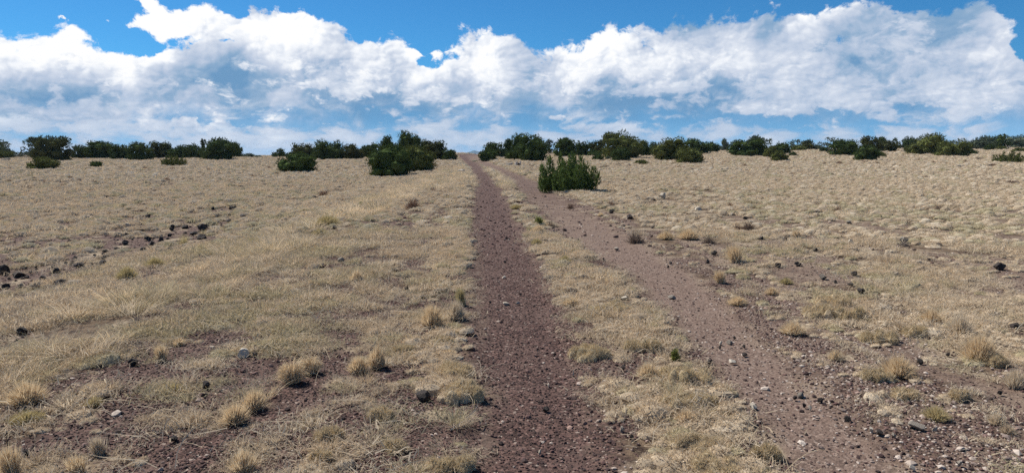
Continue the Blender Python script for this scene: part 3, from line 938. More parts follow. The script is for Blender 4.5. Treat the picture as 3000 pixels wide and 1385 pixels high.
BRUSH = [
    (532, 720, 50, 38, 'brush', 'gold', 'rounded golden shrub beside the black heap of rocks', 'shrub', None),
    (584, 738, 44, 34, 'brush', 'gold', 'duller golden-green shrub right of the rounded golden one', 'shrub', None),
    (944, 579, 38, 21, 'brush', 'pink', 'pinkish tumbleweed on the left plain, up by the bank', 'shrub', None),
    (1207, 614, 58, 33, 'brush', 'pink', 'dome of orange-brown brush on the bank left of the track', 'shrub', None),
    (1057, 609, 24, 22, 'weed', 'leaf', 'small bright green weed in the straw up the bank', 'weed', None),
    (1577, 660, 40, 32, 'weed', 'leaf', 'bright yellow-green weed between the two wheel tracks', 'weed', None),
    (1614, 664, 30, 20, 'brush', 'twig', 'little grey brush right of the yellow-green weed', 'shrub', None),
    (1980, 1058, 38, 50, 'weed', 'leaf', 'green weed growing at the rim of the near right track', 'weed', None),
    (1866, 710, 64, 40, 'brush', 'twig', 'grey twiggy brush in the grass beyond the right track', 'shrub', None),
    (2195, 672, 52, 32, 'brush', 'twig', 'dark twiggy brush on the pinkish ground, right plain', 'shrub', None),
    (2164, 672, 44, 22, 'brush', 'pink', 'pinkish brush touching the dark twiggy one', 'shrub', None),
    (2757, 617, 38, 16, 'brush', 'twig', 'dark grey brush alone high on the right plain', 'shrub', None),
    (2457, 624, 34, 20, 'brush', 'pink', 'pale pinkish brush high in the middle of the right plain', 'shrub', None),
    (2141, 607, 28, 18, 'brush', 'pink', 'pinkish brush above the low pale stone', 'shrub', None),
    (1672, 608, 30, 22, 'brush', 'pink', 'reddish brush tuft just below the big lone bush', 'shrub', None),
    (1788, 606, 34, 22, 'brush', 'pink', 'reddish brush right of the big lone bush', 'shrub', None),
    (1760, 634, 22, 14, 'orange', 'orange', 'tan tuft left of the stones beyond the right track', 'shrub', None),
    (1268, 562, 24, 14, 'brush', 'pink', 'small orange brush high on the bank by the track', 'shrub', None),
    (1318, 562, 22, 12, 'brush', 'pink', 'small orange brush near the left track, far up', 'shrub', None),
    (2973, 540, 44, 14, 'brush', 'pink', 'wide brown brush by the right edge of the plain', 'shrub', None),
    (2462, 482, 26, 10, 'brush', 'pink', 'widest reddish brush on the far right plain', 'shrub', None),
    (909, 513, 16, 8, 'brush', 'pink', 'reddish brush right in front of the big round bush', 'shrub', None),
    (936, 511, 10, 10, 'brush', 'twig', 'dark twiggy stub right of the big round bush', 'shrub', None),
    (1846, 488, 18, 8, 'brush', 'pink', 'reddish brush left of the small squat bush', 'shrub', None),
    (1813, 490, 15, 6, 'brush', 'pink', 'dark reddish brush, second left of the small squat bush', 'shrub', None),
    (107, 598, 20, 8, 'brush', 'pink', 'brown brush on the left plain above the lone black stone', 'shrub', None),
]


def clearings():
    """spots where a stone or a tuft stands and low grass leaves room for it"""
    out = []
    for r in ROCKS:
        p = hit(r[0], r[1])
        if p:
            s = .5 * r[2] * p[1] / FPX
            out.append((p[0], p[1] + s * .4, s * 1.35 + .04, min(1.6, .075 * p[1] + s * .5)))
    for r in TUFTS + BRUSH:
        p = hit(r[0], r[1])
        if p and r[4] != 'mat':
            s = .5 * r[2] * p[1] / FPX
            out.append((p[0], p[1] + s * .5, s * .66, min(.6, .03 * p[1] + s * .2)))
    return np.array(out)


CLEAR = clearings()


def free(x, y):
    """1 where low grass may stand, 0 on and just before a stone or tuft"""
    ok = np.ones(len(x), bool)
    for cx, cy, r, front in CLEAR:
        ok &= ~((np.abs(x - cx) < r) & (y < cy + r) & (y > cy - r - front))
    return ok



# ------------------------------------------------------------------ grass, straw and gravel that nobody could count
def ribbons(base, tip, bend, width, seg=2, flat=0.0, rs=rng):
    """grass blades: base and tip (n x 3), a bend vector and a width; each blade a tapering strip of its own"""
    n = len(base)
    side = np.cross(tip - base, rs.normal(size=(n, 3)) + [0, 0, flat])
    side /= np.linalg.norm(side, axis=1, keepdims=True) + 1e-9
    side *= np.asarray(width).reshape(-1, 1)
    v = []
    for k in range(seg):
        s = k / seg
        c = base + (tip - base) * s + bend * (4 * s * (1 - s))
        w = side * (1 - .55 * s)
        v += [c - w, c + w]
    v.append(tip)
    v = np.stack(v, 1)
    m = 2 * seg + 1
    tri = []
    for k in range(seg - 1):
        a = 2 * k
        tri += [(a, a + 1, a + 3), (a, a + 3, a + 2)]
    tri.append((m - 3, m - 2, m - 1))
    f = (np.arange(n)[:, None, None] * m + np.array(tri)[None]).reshape(-1, 3)
    return v.reshape(-1, 3), f


_bm = bmesh.new()
bmesh.ops.create_icosphere(_bm, subdivisions=1, radius=1)
ICO1 = (np.array([v.co[:] for v in _bm.verts]), np.array([[v.index for v in f.verts] for f in _bm.faces]))
_bm.free()
_bm = bmesh.new()
bmesh.ops.create_icosphere(_bm, subdivisions=3, radius=1)
ICO3 = (np.array([v.co[:] for v in _bm.verts]), np.array([[v.index for v in f.verts] for f in _bm.faces]))
_bm.free()


def lumps(v, seed, amp, freq):
    r = np.random.default_rng(seed)
    out = np.zeros(len(v))
    for k in range(14):
        d = r.normal(size=3)
        out += np.sin(v @ d * freq + r.uniform(0, 6.28)) / 14 ** .5
    return 1 + amp * out



_bm = bmesh.new()
bmesh.ops.create_icosphere(_bm, subdivisions=2, radius=1)
_v = np.array([q.co[:] for q in _bm.verts])
_f = np.array([[q.index for q in g.verts] for g in _bm.faces])
_bm.free()
_f = _f[(_v[_f][:, :, 2].max(1) > .02)]
_v[:, 2] = np.maximum(_v[:, 2], -.12)
_u, _inv = np.unique(_f, return_inverse=True)
DOME = (_v[_u], _inv.reshape(-1, 3))


def clump(rs, n, radius, height, length, width, lean, seg=2, curl=.3, dome=True, core=None):
    """blades of one clump: roots spread over a disc, tips leaning outward"""
    th = rs.uniform(0, 2 * np.pi, n)
    r = radius * np.sqrt(rs.uniform(0, 1, n))
    out = np.stack([np.cos(th), np.sin(th), np.zeros(n)], -1)
    base = out * r[:, None]
    h = height * rs.uniform(.55, 1.1, n) * ((1.05 - .55 * (r / radius) ** 2) if dome else 1)
    l = length * rs.uniform(.4, 1.2, n) * (lean + r / radius)
    rnd = rs.normal(size=(n, 3)) * length * .45
    tip = base + out * l[:, None] + rnd * [1, 1, .25]
    tip[:, 2] = np.maximum(h + rnd[:, 2] * .3, .004)
    bend = np.zeros((n, 3))
    bend[:, 2] = h * curl * rs.uniform(0, 1.6, n)
    v, f = ribbons(base, tip, bend, width * rs.uniform(.6, 1.3, n), seg, 2.0, rs=rs)
    if core:
        cv, cf = DOME
        cv = cv * lumps(cv, int(rs.integers(1e6)), .16, 2.6)[:, None] * [radius * core[0], radius * core[0], height * core[1]]
        cv[:, 2] -= .004
        f = np.vstack([f, cf + len(v)])
        v = np.vstack([v, cv])
    return v, f


def collection(name, objs):
    c = bpy.data.collections.new(name)
    for o in objs:
        c.objects.link(o)
    return c


def scatter(name, pts, rot, scl, which, coll, label, cat):
    me = bpy.data.meshes.new(name)
    me.vertices.add(len(pts))
    me.vertices.foreach_set('co', np.ascontiguousarray(pts, dtype=np.float32).ravel())
    attr(me, 'rot', rot, 'FLOAT_VECTOR')
    attr(me, 'scl', scl, 'FLOAT_VECTOR')
    attr(me, 'which', which, 'INT')
    o = link(name, me)
    ng = bpy.data.node_groups.new(name, 'GeometryNodeTree')
    ng.interface.new_socket('Geometry', in_out='INPUT', socket_type='NodeSocketGeometry')
    ng.interface.new_socket('Geometry', in_out='OUTPUT', socket_type='NodeSocketGeometry')
    N, L = ng.nodes, ng.links
    gi, gq = N.new('NodeGroupInput'), N.new('NodeGroupOutput')
    ci = N.new('GeometryNodeCollectionInfo')
    ci.inputs['Collection'].default_value = coll
    ci.inputs['Separate Children'].default_value = True
    ci.inputs['Reset Children'].default_value = True
    ip = N.new('GeometryNodeInstanceOnPoints')
    ip.inputs['Pick Instance'].default_value = True

    def named(n, k):
        a = N.new('GeometryNodeInputNamedAttribute')
        a.data_type = k
        a.inputs['Name'].default_value = n
        return next(s for s in a.outputs if s.enabled and s.name == 'Attribute')
    L.new(gi.outputs[0], ip.inputs['Points'])
    L.new(ci.outputs[0], ip.inputs['Instance'])
    L.new(named('which', 'INT'), ip.inputs['Instance Index'])
    er = N.new('FunctionNodeEulerToRotation')
    L.new(named('rot', 'FLOAT_VECTOR'), er.inputs[0])
    L.new(er.outputs[0], ip.inputs['Rotation'])
    L.new(named('scl', 'FLOAT_VECTOR'), ip.inputs['Scale'])
    L.new(ip.outputs[0], gq.inputs[0])
    md = o.modifiers.new('scatter', 'NODES')
    md.node_group = ng
    return tag(o, label, cat, kind='stuff')


def field(density, r0, r1, seed, half=None):
    """evenly jittered points over the part of the plain that can be seen; density per square metre as a function of distance"""
    half = half or (54.0 if r1 < 15 else 47.0)
    rs = np.random.default_rng(seed)
    out = []
    r = r0
    while r < r1:
        d = density(r)
        step = 1 / math.sqrt(d)
        n = max(1, int(r * math.radians(2 * half) / step))
        a = (np.arange(n) + rs.uniform(0, 1) + rs.uniform(-.48, .48, n)) / n * 2 * half - half
        rr = r + rs.uniform(-.5, .5, n) * step
        out.append(np.stack([rr * np.sin(np.radians(a)), rr * np.cos(np.radians(a))], -1))
        r += step
    p = np.vstack(out)
    return p[:, 0], p[:, 1], rs


def proto(name, vf, mat, smooth=False):
    return bpy.data.objects.new(name, mesh_of(name, vf[0], vf[1], mat, smooth))


TAN = plant_material('dry grass', [(0, (.48, .375, .25)), (.25, (.62, .505, .36)), (.5, (.55, .44, .305)), (.75, (.68, .575, .43)), (1, (.42, .32, .21))], .24)
PALE = plant_material('straw', [(0, (.62, .51, .365)), (.3, (.72, .62, .47)), (.6, (.56, .445, .30)), (.85, (.76, .67, .53)), (1, (.54, .40, .25))], .28)
GREY = plant_material('grey green grass', [(0, (.49, .415, .27)), (.3, (.58, .50, .345)), (.6, (.44, .375, .225)), (.85, (.63, .545, .39)), (1, (.52, .43, .27))], .24)
FOXY = plant_material('orange bunch grass', [(0, (.62, .475, .29)), (.3, (.72, .58, .385)), (.6, (.66, .515, .325)), (.85, (.77, .66, .48)), (1, (.52, .38, .225))], .35)
GOLD = plant_material('golden grass', [(0, (.50, .40, .21)), (.3, (.60, .50, .29)), (.6, (.44, .37, .18)), (1, (.56, .455, .265))], .3)
LEAF = plant_material('bright green leaf', [(0, (.12, .15, .035)), (.4, (.20, .22, .06)), (.7, (.28, .28, .09)), (1, (.14, .15, .05))], .3)
MOSS = plant_material('matted grass', [(0, (.54, .425, .265)), (.3, (.66, .545, .365)), (.6, (.50, .40, .24)), (.85, (.71, .60, .43)), (1, (.57, .445, .275))], .24)
DULL = plant_material('grey brown twig', [(0, (.16, .115, .085)), (.4, (.24, .175, .135)), (.7, (.19, .15, .12)), (1, (.30, .215, .165))], .2)
PINK = plant_material('reddish brown brush', [(0, (.17, .10, .07)), (.4, (.25, .15, .105)), (.7, (.20, .13, .092)), (1, (.29, .185, .13))], .2)

rs = np.random.default_rng(3)


def join(parts):
    v, f, n = [], [], 0
    for a, b in parts:
        v.append(a)
        f.append(b + n)
        n += len(a)
    return np.vstack(v), np.vstack(f)


def shifted(vf, dx, dy, s=1.0):
    return vf[0] * s + [dx, dy, 0], vf[1]


def cushion(rs, n, radius, height, blade, width):
    """a mossy cushion: a low dome with short blades rooted all over it"""
    th, q = rs.uniform(0, 6.28, n), np.sqrt(rs.uniform(0, 1, n))
    wob = 1 + .14 * np.sin(th * 3 + rs.uniform(0, 6)) + .08 * np.sin(th * 7)
    x, y = q * np.cos(th) * radius * wob, q * np.sin(th) * radius * wob
    z = height * .80 * np.sqrt(np.clip(1 - q ** 2, 0, 1))
    base = np.stack([x, y, z - .003], -1)
    out = np.stack([np.cos(th) * q, np.sin(th) * q, 1.05 - .8 * q], -1) + rs.normal(0, .55, (n, 3))
    out /= np.linalg.norm(out, axis=1, keepdims=True)
    tip = base + out * (blade * rs.uniform(.5, 1.3, n))[:, None]
    tip[:, 2] = np.maximum(tip[:, 2], .003)
    a = ribbons(base, tip, 0 * base, width * rs.uniform(.6, 1.3, n), 1, 1.5, rs=rs)
    cv, cf = DOME
    cv = cv * lumps(cv, int(rs.integers(1e6)), .12, 2.6)[:, None] * [radius * .97, radius * .97, height * .82]
    cv[:, 2] -= .004
    return join([a, (cv, cf)])


def mat_tuft(rs):
    """a short dense mat of uneven outline"""
    out = []
    for k in range(rs.integers(2, 5)):
        q = cushion(rs, 130, .062, .042, .022, .0024)
        out.append(shifted(q, *rs.normal(0, .038, 2), rs.uniform(.6, 1.1)))
    return join(out)


def ragged(rs, n=150):
    """flattened, broken dead grass"""
    base = np.concatenate([rs.normal(0, .085, (n, 2)), rs.uniform(0, .012, (n, 1))], 1)
    th = rs.uniform(0, 6.28, n)
    l = rs.uniform(.02, .072, n)
    up = rs.uniform(.005, .045, n) * rs.uniform(.3, 1, n)
    tip = base + np.stack([np.cos(th) * l, np.sin(th) * l, up], -1)
    bend = np.stack([rs.normal(0, .008, n), rs.normal(0, .008, n), rs.uniform(0, .016, n)], -1)
    a = ribbons(base, tip, bend, .0021 * rs.uniform(.6, 1.4, n), 2, 3.0, rs=rs)
    b = clump(rs, 50, .03, .052, .036, .0018, .5, 2, .2, False)
    return join([a, shifted(b, *rs.normal(0, .05, 2))])


near_tan = [proto(f'c{i}', ragged(rs), (TAN, PALE, TAN)[i]) for i in range(3)]
near_tan += [proto(f'c{i}', mat_tuft(rs), TAN) for i in (3, 4)]
near_tan += [proto('d0', ragged(rs), GREY)] + [proto(f'd{i}', mat_tuft(rs), GREY) for i in (1, 2)]
mid_tan = [proto(f'c{i}', clump(rs, 110, .088, .064, .034, .0050, .45, 1, .3, True, (.95, .80)), TAN if i != 3 else PALE) for i in range(5)]
mid_tan += [proto(f'd{i}', clump(rs, 110, .088, .060, .034, .0050, .45, 1, .3, True, (.95, .80)), GREY) for i in range(3)]
far_tan = [proto(f'c{i}', clump(rs, 60, .125, .095, .05, .010, .3, 1, .3, True, (.95, .80)), TAN if i != 3 else PALE) for i in range(5)]
far_tan += [proto(f'd{i}', clump(rs, 60, .125, .09, .05, .010, .3, 1, .3, True, (.95, .80)), GREY) for i in range(3)]
C_near, C_mid, C_far = collection('mats near', near_tan), collection('mats middle', mid_tan), collection('mats far', far_tan)


def pick(n, rs, greyness, mossy):
    """which clump: 0-2 ragged straw, 3-4 straw mats, 5 ragged grey, 6-7 grey mats"""
    g = rs.uniform(0, 1, n) < greyness
    m = rs.uniform(0, 1, n) < mossy
    return np.where(g, np.where(m, rs.integers(6, 8, n), 5), np.where(m, rs.integers(3, 5, n), rs.integers(0, 3, n)))


def cover(x, y):
    """how likely low grass grows at a place"""
    M = plan(x, y)
    gaps = fbm(x * 1.9, y * 1.9, 71, 4)
    c = .95 * (M['lplain'] + M['rplain'] > .5) * sst(.7 * gaps + .3 * fbm(x * .22, y * .30, 73, 3), .31, .47)
    near = (1 - sst(y, 9, 24)) * M['rplain']
    c = c * (1 - near * .80 * sst(.5 * fbm(x * .8, y * .8, 66, 3) + .5 * fbm(x * 2.4, y * 2.4, 67, 3), .44, .54))
    c = np.maximum(c, M['mid'] * (1 - bare_mid(x, y)) * .98)
    c = np.maximum(c, M['lnear'] * (1 - .93 * bare_left(x, y)))
    # dense mats along the edge of the left track
    e = xs_of(TLl, y) - x
    rim = sst(e, -.02, .10) * (1 - sst(e, .35, .75)) * sst(fbm(x * 1.4, y * 1.0, 77, 3), .40, .50)
    c = np.maximum(c, .95 * rim)
    c = np.maximum(c, M['straw'] * (.50 + .42 * sst(fbm(x * 3.4, y * 3.0, 53, 3), .42, .52)))
    c = np.maximum(c, M['shoulder'] * .22)
    c = c * (1 - .985 * np.clip(M['left'] + M['crest'], 0, 1)) * (1 - .97 * M['right'])
    mossy = np.clip(.75 * rim + .62 * M['mid'] + .60 * M['rplain'] + .5 * M['shoulder'] + .7 * M['lplain'] + .12 * M['lnear'] + .05 * M['straw'], 0, .92)
    return c, mossy


def off_track(x, y, reach):
    """true where a clump of that reach does not hang over a wheel track"""
    n1 = (fbm(x * 2.2, y * 1.3, 3, 4) - .5) * .22
    on = (x > xs_of(TLl, y) - reach + n1) & (x < xs_of(TLr, y) + reach + n1)
    on |= (x > xs_of(TRl, y) - reach + n1) & (x < xs_of(TRr, y) + reach + n1)
    return ~on


def mats(name, dens, r0, r1, seed, coll, grow, label):
    x, y, rs = field(dens, r0, r1, seed)
    c, mossy = cover(x, y)
    k = (rs.uniform(0, 1, len(x)) < c) & free(x, y)
    x, y, c, mossy = x[k], y[k], c[k], mossy[k]
    n = len(x)
    g = fbm(x * .35, y * .35, 81, 3)
    grey = .12 + .40 * sst(g, .48, .62) * (1 - sst(y, 14, 40) * .8)
    r = np.hypot(x, y)
    s = grow(r) * rs.uniform(.55, 1.45, n) * (.75 + .5 * c)
    hz = rs.uniform(.7, 1.35, n)
    keep = off_track(x, y, np.clip(.13 * s - .03, .04, .28)) | (rs.uniform(0, 1, n) < .02)
    rot = np.stack([rs.normal(0, .10, n), rs.normal(0, .10, n), rs.uniform(0, 6.28, n)], -1)
    scl = np.stack([s * rs.uniform(.85, 1.3, n), s, s * hz], -1)
    which = pick(n, rs, grey, mossy)
    x, y, rot, scl, which = x[keep], y[keep], rot[keep], scl[keep], which[keep]
    return scatter(name, np.stack([x, y, ground(x, y) - .004], -1), rot, scl, which, coll, label, 'grass')


mats('dry_grass', lambda r: 88.0, 2.6, 13.0, 101, C_near, lambda r: .74 + .03 * r, 'low tan and grey-green grass mats close round the wheel tracks')
mats('dry_grass', lambda r: 44.0 * (13.0 / r) ** .7, 13.0, 36.0, 102, C_mid, lambda r: (r / 13.0) ** .35, 'low tan grass cushions over the middle of the plain')
mats('dry_grass', lambda r: 15.0 * (36.0 / r) ** .95, 36.0, 150.0, 103, C_far, lambda r: (r / 36.0) ** .5, 'tan grass running up to the trees on the crest')

# tall pale straw on the bank left of the road, and stalks lying over the mats
straw_p = [proto(f's{i}', clump(rs, 130, .13, .115, .16, .0019, .7, 3, .25, False), PALE if i % 3 else FOXY) for i in range(5)]
straw_p += [proto('s5', clump(rs, 120, .13, .13, .15, .0019, .6, 3, .25, False), GREY)]
straw_m = [proto(f's{i}', clump(rs, 90, .16, .12, .16, .0042, .6, 2, .25, False), PALE if i % 3 else FOXY) for i in range(5)]
straw_m += [proto('s5', clump(rs, 90, .16, .14, .15, .0042, .5, 2, .25, False), GREY)]
C_straw, C_strawm = collection('straw near', straw_p), collection('straw middle', straw_m)


def straw(name, dens, r0, r1, seed, coll, label):
    x, y, rs = field(dens, r0, r1, seed)
    M = plan(x, y)
    w = fbm(x * .7, y * .7, 91, 4)
    bank = M['straw'] * (.45 + .55 * sst(w, .40, .58))
    loose = .16 * M['lnear'] * sst(w, .50, .60) + .05 * (M['rplain'] + M['lplain']) * sst(w, .58, .66) * (1 - sst(y, 14, 45))
    loose = loose + .10 * M['mid'] * sst(w, .5, .62)
    # tall tufts on the near right, and round the foot of the big green juniper bush
    loose = loose + .55 * np.exp(-((x - 5.1) / 1.1) ** 2 - ((y - 7.2) / 1.1) ** 2) + .7 * np.exp(-((x - bush_xy[0] - .1) / 1.1) ** 2 - ((y - bush_xy[1] + .8) / .7) ** 2)
    p = np.clip(bank + loose, 0, 1) * (1 - np.clip(M['left'] + M['right'] + M['crest'], 0, 1))
    k = (rs.uniform(0, 1, len(x)) < p) & free(x, y) & off_track(x, y, .10)
    x, y, b = x[k], y[k], M['straw'][k]
    n = len(x)
    s = rs.uniform(.55, 1.25, n) * (.55 + .45 * b)
    rot = np.stack([rs.normal(0, .16, n), rs.normal(0, .16, n), rs.uniform(0, 6.28, n)], -1)
    which = np.where(rs.uniform(0, 1, n) < .2, 5, rs.integers(0, 5, n))
    which = np.where((which % 3 == 0) & (rs.uniform(0, 1, n) < .6), 1, which)
    return scatter(name, np.stack([x, y, ground(x, y) - .006], -1), rot, np.stack([s, s, s * rs.uniform(.75, 1.25, n)], -1), which, coll, label, 'straw')


bush_xy = hit(1660, 560)
straw('tall_straw', lambda r: 40.0, 2.8, 13.0, 111, C_straw, 'pale knee-high straw on the near end of the bank')
straw('tall_straw', lambda r: 34.0 * (13.0 / r) ** .8, 13.0, 90.0, 112, C_strawm, 'pale straw along the far end of the bank beside the road')


def stalk(rs):
    n = 3
    b = rs.uniform(-.1, .1, (n, 3)) * [1, 1, 0] + [0, 0, .015]
    th = rs.uniform(0, 6.28, n)
    l = rs.uniform(.15, .36, n)
    tip = b + np.stack([np.cos(th) * l, np.sin(th) * l, rs.uniform(.01, .12, n)], -1)
    bend = rs.normal(0, .03, (n, 3))
    bend[:, 2] = rs.uniform(.01, .06, n)
    return ribbons(b, tip, bend, np.full(n, .0022), 4, rs=rs)


C_stalk = collection('stalks', [proto(f't{i}', stalk(rs), PALE) for i in range(6)])
x, y, r2 = field(lambda r: 9.0, 2.8, 14.0, 121)
M = plan(x, y)
k = r2.uniform(0, 1, len(x)) < (.75 * M['lnear'] + .5 * M['straw'] + .3 * M['mid'] + .25 * M['shoulder'] + .25 * M['rplain']) * (1 - M['left'])
x, y = x[k], y[k]
n = len(x)
s = r2.uniform(.6, 1.3, n)
scatter('dead_stalks', np.stack([x, y, ground(x, y)], -1), np.stack([0 * x, 0 * x, r2.uniform(0, 6.28, n)], -1), np.stack([s, s, s], -1),
        r2.integers(0, 6, n), C_stalk, 'bleached bent stalks lying across the near grass', 'stalks')


# ------------------------------------------------------------------ stone
def stone_material(name, stops, patch=None, bump=.5, scale=40.0, by='random'):
    m, t, out = material(name)
    oi = t.new('ShaderNodeObjectInfo')
    tc = t.new('ShaderNodeTexCoord')
    v = tc.outputs['Object']
    n = t.noise(v, scale * .12, 6.0, .65)
    c = t.ramp(oi.outputs['Random'], stops)
    c = t.mixc(t.ss(n, .35, .65, 0.0, .55), c, t.mixc(.5, c, patch or (.02, .017, .016)))
    fine = t.noise(v, scale, 6.0, .7)
    principled(t, out, c, .88, (fine, bump, .02), .25)
    return m


CINDER = stone_material('cinder', [(0, (.040, .025, .023)), (.4, (.072, .042, .037)), (.7, (.115, .062, .053)), (.93, (.17, .10, .085)), (1, (.20, .135, .115))], None, .3, 60)
PEBBLE = stone_material('pebble', [(0, (.10, .072, .062)), (.2, (.20, .15, .125)), (.45, (.30, .235, .19)), (.65, (.39, .32, .265)), (.85, (.47, .405, .345)), (1, (.28, .175, .135))], (.2, .16, .14), .2, 40)
BASALT = stone_material('basalt', [(0, (.026, .022, .020)), (.5, (.044, .035, .032)), (1, (.074, .056, .048))], (.15, .125, .105), .9, 22)
PALEROCK = stone_material('pale limestone', [(0, (.42, .36, .28)), (.5, (.52, .455, .36)), (1, (.62, .55, .45))], (.28, .235, .18), .5, 16)
GREYROCK = stone_material('grey slate', [(0, (.18, .155, .125)), (.5, (.25, .215, .175)), (1, (.33, .29, .235))], (.12, .10, .085), .5, 16)

def rock_shape(seed, ico=ICO3, cuts=9, flat=.7, rough=.05, deep=0.0):
    """a broken stone: planes cut off a rough ball, standing on its underside"""
    r = np.random.default_rng(seed)
    v, f = ico[0].copy(), ico[1]
    v = v * lumps(v, seed, .08, 1.6)[:, None]
    for k in range(cuts):
        d = r.normal(size=3)
        d /= np.linalg.norm(d)
        h = r.uniform(.44, .80) - deep
        over = np.maximum(v @ d - h, 0)
        v = v - over[:, None] * d * .985
    v = v * lumps(ico[0], seed + 1, rough, 6.0)[:, None] * lumps(ico[0], seed + 2, rough * .6, 13.0)[:, None]
    v = v * [r.uniform(.85, 1.15), r.uniform(.85, 1.15), flat]
    v = v / np.abs(v[:, :2]).max()
    v[:, 2] -= v[:, 2].min() * .62
    return v, f


cin_p = [proto(f'g{i}', rock_shape(40 + i, ICO1, 4, .75, .03), CINDER) for i in range(6)]
peb_p = [proto(f'p{i}', rock_shape(60 + i, ICO1, 3, .5, .02), PEBBLE) for i in range(6)]
C_cin, C_peb = collection('cinders', cin_p), collection('pebbles', peb_p)


def stones(name, dens, r0, r1, seed, coll, chance, size, label, cat):
    x, y, rs = field(dens, r0, r1, seed)
    k = rs.uniform(0, 1, len(x)) < chance(x, y)
    x, y = x[k], y[k]
    n = len(x)
    s = size * rs.lognormal(0, .42, n)
    rot = np.stack([rs.normal(0, .3, n), rs.normal(0, .3, n), rs.uniform(0, 6.28, n)], -1)
    return scatter(name, np.stack([x, y, ground(x, y) - s * .2], -1), rot, np.stack([s, s, s], -1), rs.integers(0, 6, n), coll, label, cat)


def p_cinder(x, y):
    M = plan(x, y)
    edge = M['left'] * (1 - sst(np.abs(x - .5 * (xs_of(TLl, y) + xs_of(TLr, y))) / np.maximum(xs_of(TLr, y) - xs_of(TLl, y), .1), .25, .5) * -.5)
    p = .75 * np.clip(edge, 0, 1) + .95 * M['lnear'] * (.25 + .75 * bare_left(x, y)) + .9 * M['mid'] * (.2 + .8 * bare_mid(x, y))
    return np.clip(p + .95 * M['shoulder'] + .20 * M['right'] + .3 * M['rplain'] * (1 - sst(y, 8, 16)) + .25 * M['straw'], 0, 1)


def p_pebble(x, y):
    M = plan(x, y)
    w = sst(fbm(x * 1.2, y * 1.2, 131, 3), .38, .6)
    return np.clip(.95 * M['shoulder'] * (.35 + .65 * w) + .30 * M['right'] * (.3 + .7 * w) + .03 * M['left'] + .05 * M['lnear'] + .20 * M['mid'] * w + .6 * w * M['rplain'] * (1 - sst(y, 7, 22)), 0, 1)


stones('cinder_gravel', lambda r: 2300.0 * (4.0 / r) ** 1.2 if r > 4 else 2300.0, 2.9, 11.0, 141, C_cin, p_cinder, .0062, 'red-black cinders loose on the near tracks and bare patches', 'gravel')
stones('cinder_gravel', lambda r: 110.0 * (11.0 / r) ** 1.3, 11.0, 40.0, 142, C_cin, p_cinder, .014, 'red-black cinders along the tracks farther up the road', 'gravel')
stones('pebble_gravel', lambda r: 1200.0 * (4.0 / r) ** 1.2 if r > 4 else 1200.0, 2.9, 12.0, 143, C_peb, p_pebble, .0075, 'pale pinkish pebbles strewn beside the right wheel track', 'gravel')
stones('pebble_gravel', lambda r: 60.0 * (12.0 / r) ** 1.3, 12.0, 34.0, 144, C_peb, p_pebble, .015, 'pale pebbles on the right wheel track farther up', 'gravel')

# ------------------------------------------------------------------ junipers
def leaf_material(name, stops):
    m, t, out = material(name)
    geo = t.new('ShaderNodeNewGeometry')
    oi = t.new('ShaderNodeObjectInfo')
    n = t.noise(geo.outputs['Position'], 1.7, 3.0)
    r = t.m('FRACT', t.add(t.mul(geo.outputs['Random Per Island'], .5), t.add(t.mul(n, .7), t.mul(oi.outputs['Random'], .12))))
    c = t.ramp(r, stops)
    d = t.new('ShaderNodeBsdfDiffuse')
    t.l.new(c, d.inputs['Color'])
    tr = t.new('ShaderNodeBsdfTranslucent')
    t.l.new(c, tr.inputs['Color'])
    mx = t.new('ShaderNodeMixShader')
    mx.inputs[0].default_value = .18
    t.l.new(d.outputs[0], mx.inputs[1])
    t.l.new(tr.outputs[0], mx.inputs[2])
    t.l.new(mx.outputs[0], out.inputs['Surface'])
    return m


LM = {
    'dark': leaf_material('dark juniper leaf', [(0, (0.029, 0.044, 0.021)), (.35, (0.049, 0.073, 0.029)), (.7, (0.072, 0.099, 0.036)), (1, (0.039, 0.055, 0.023))]),
    'green': leaf_material('green juniper leaf', [(0, (.030, .047, .019)), (.35, (.053, .080, .028)), (.7, (.076, .107, .037)), (1, (.040, .056, .022))]),
    'fresh': leaf_material('fresh juniper leaf', [(0, (.052, .080, .026)), (.35, (.090, .135, .042)), (.7, (.128, .178, .056)), (1, (.066, .094, .030))]),
    'olive': leaf_material('olive juniper leaf', [(0, (0.052, 0.061, 0.023)), (.35, (0.088, 0.104, 0.035)), (.7, (0.122, 0.137, 0.047)), (1, (0.065, 0.070, 0.029))]),
    'brown': leaf_material('brownish juniper leaf', [(0, (.034, .040, .020)), (.35, (.058, .066, .030)), (.7, (.080, .088, .038)), (1, (.044, .048, .025))]),
    'grey': leaf_material('grey green juniper leaf', [(0, (0.052, 0.068, 0.047)), (.35, (0.086, 0.109, 0.073)), (.7, (0.120, 0.146, 0.099)), (1, (0.065, 0.078, 0.055))]),
}
m, t, out = material('juniper bark')
geo = t.new('ShaderNodeNewGeometry')
bn = t.noise(t.vmul(geo.outputs['Position'], (9, 9, 1.5)), 3.0, 5.0, .65)
principled(t, out, t.mixc(t.ss(bn, .35, .65), (.10, .078, .062), (.26, .215, .18)), .9, (bn, .6, .02))
BARK = m
m, t, out = material('weathered wood')
geo = t.new('ShaderNodeNewGeometry')
bn = t.noise(t.vmul(geo.outputs['Position'], (14, 14, 2.0)), 3.0, 5.0, .65)
principled(t, out, t.mixc(t.ss(bn, .38, .62), (.24, .205, .175), (.50, .455, .40)), .9, (bn, .6, .02))
DEADWOOD = m
m, t, out = material('dark brown hollow')
principled(t, out, (.035, .024, .018), .95)  # one very dark brown for the stump's inside and split
HOLLOW = m


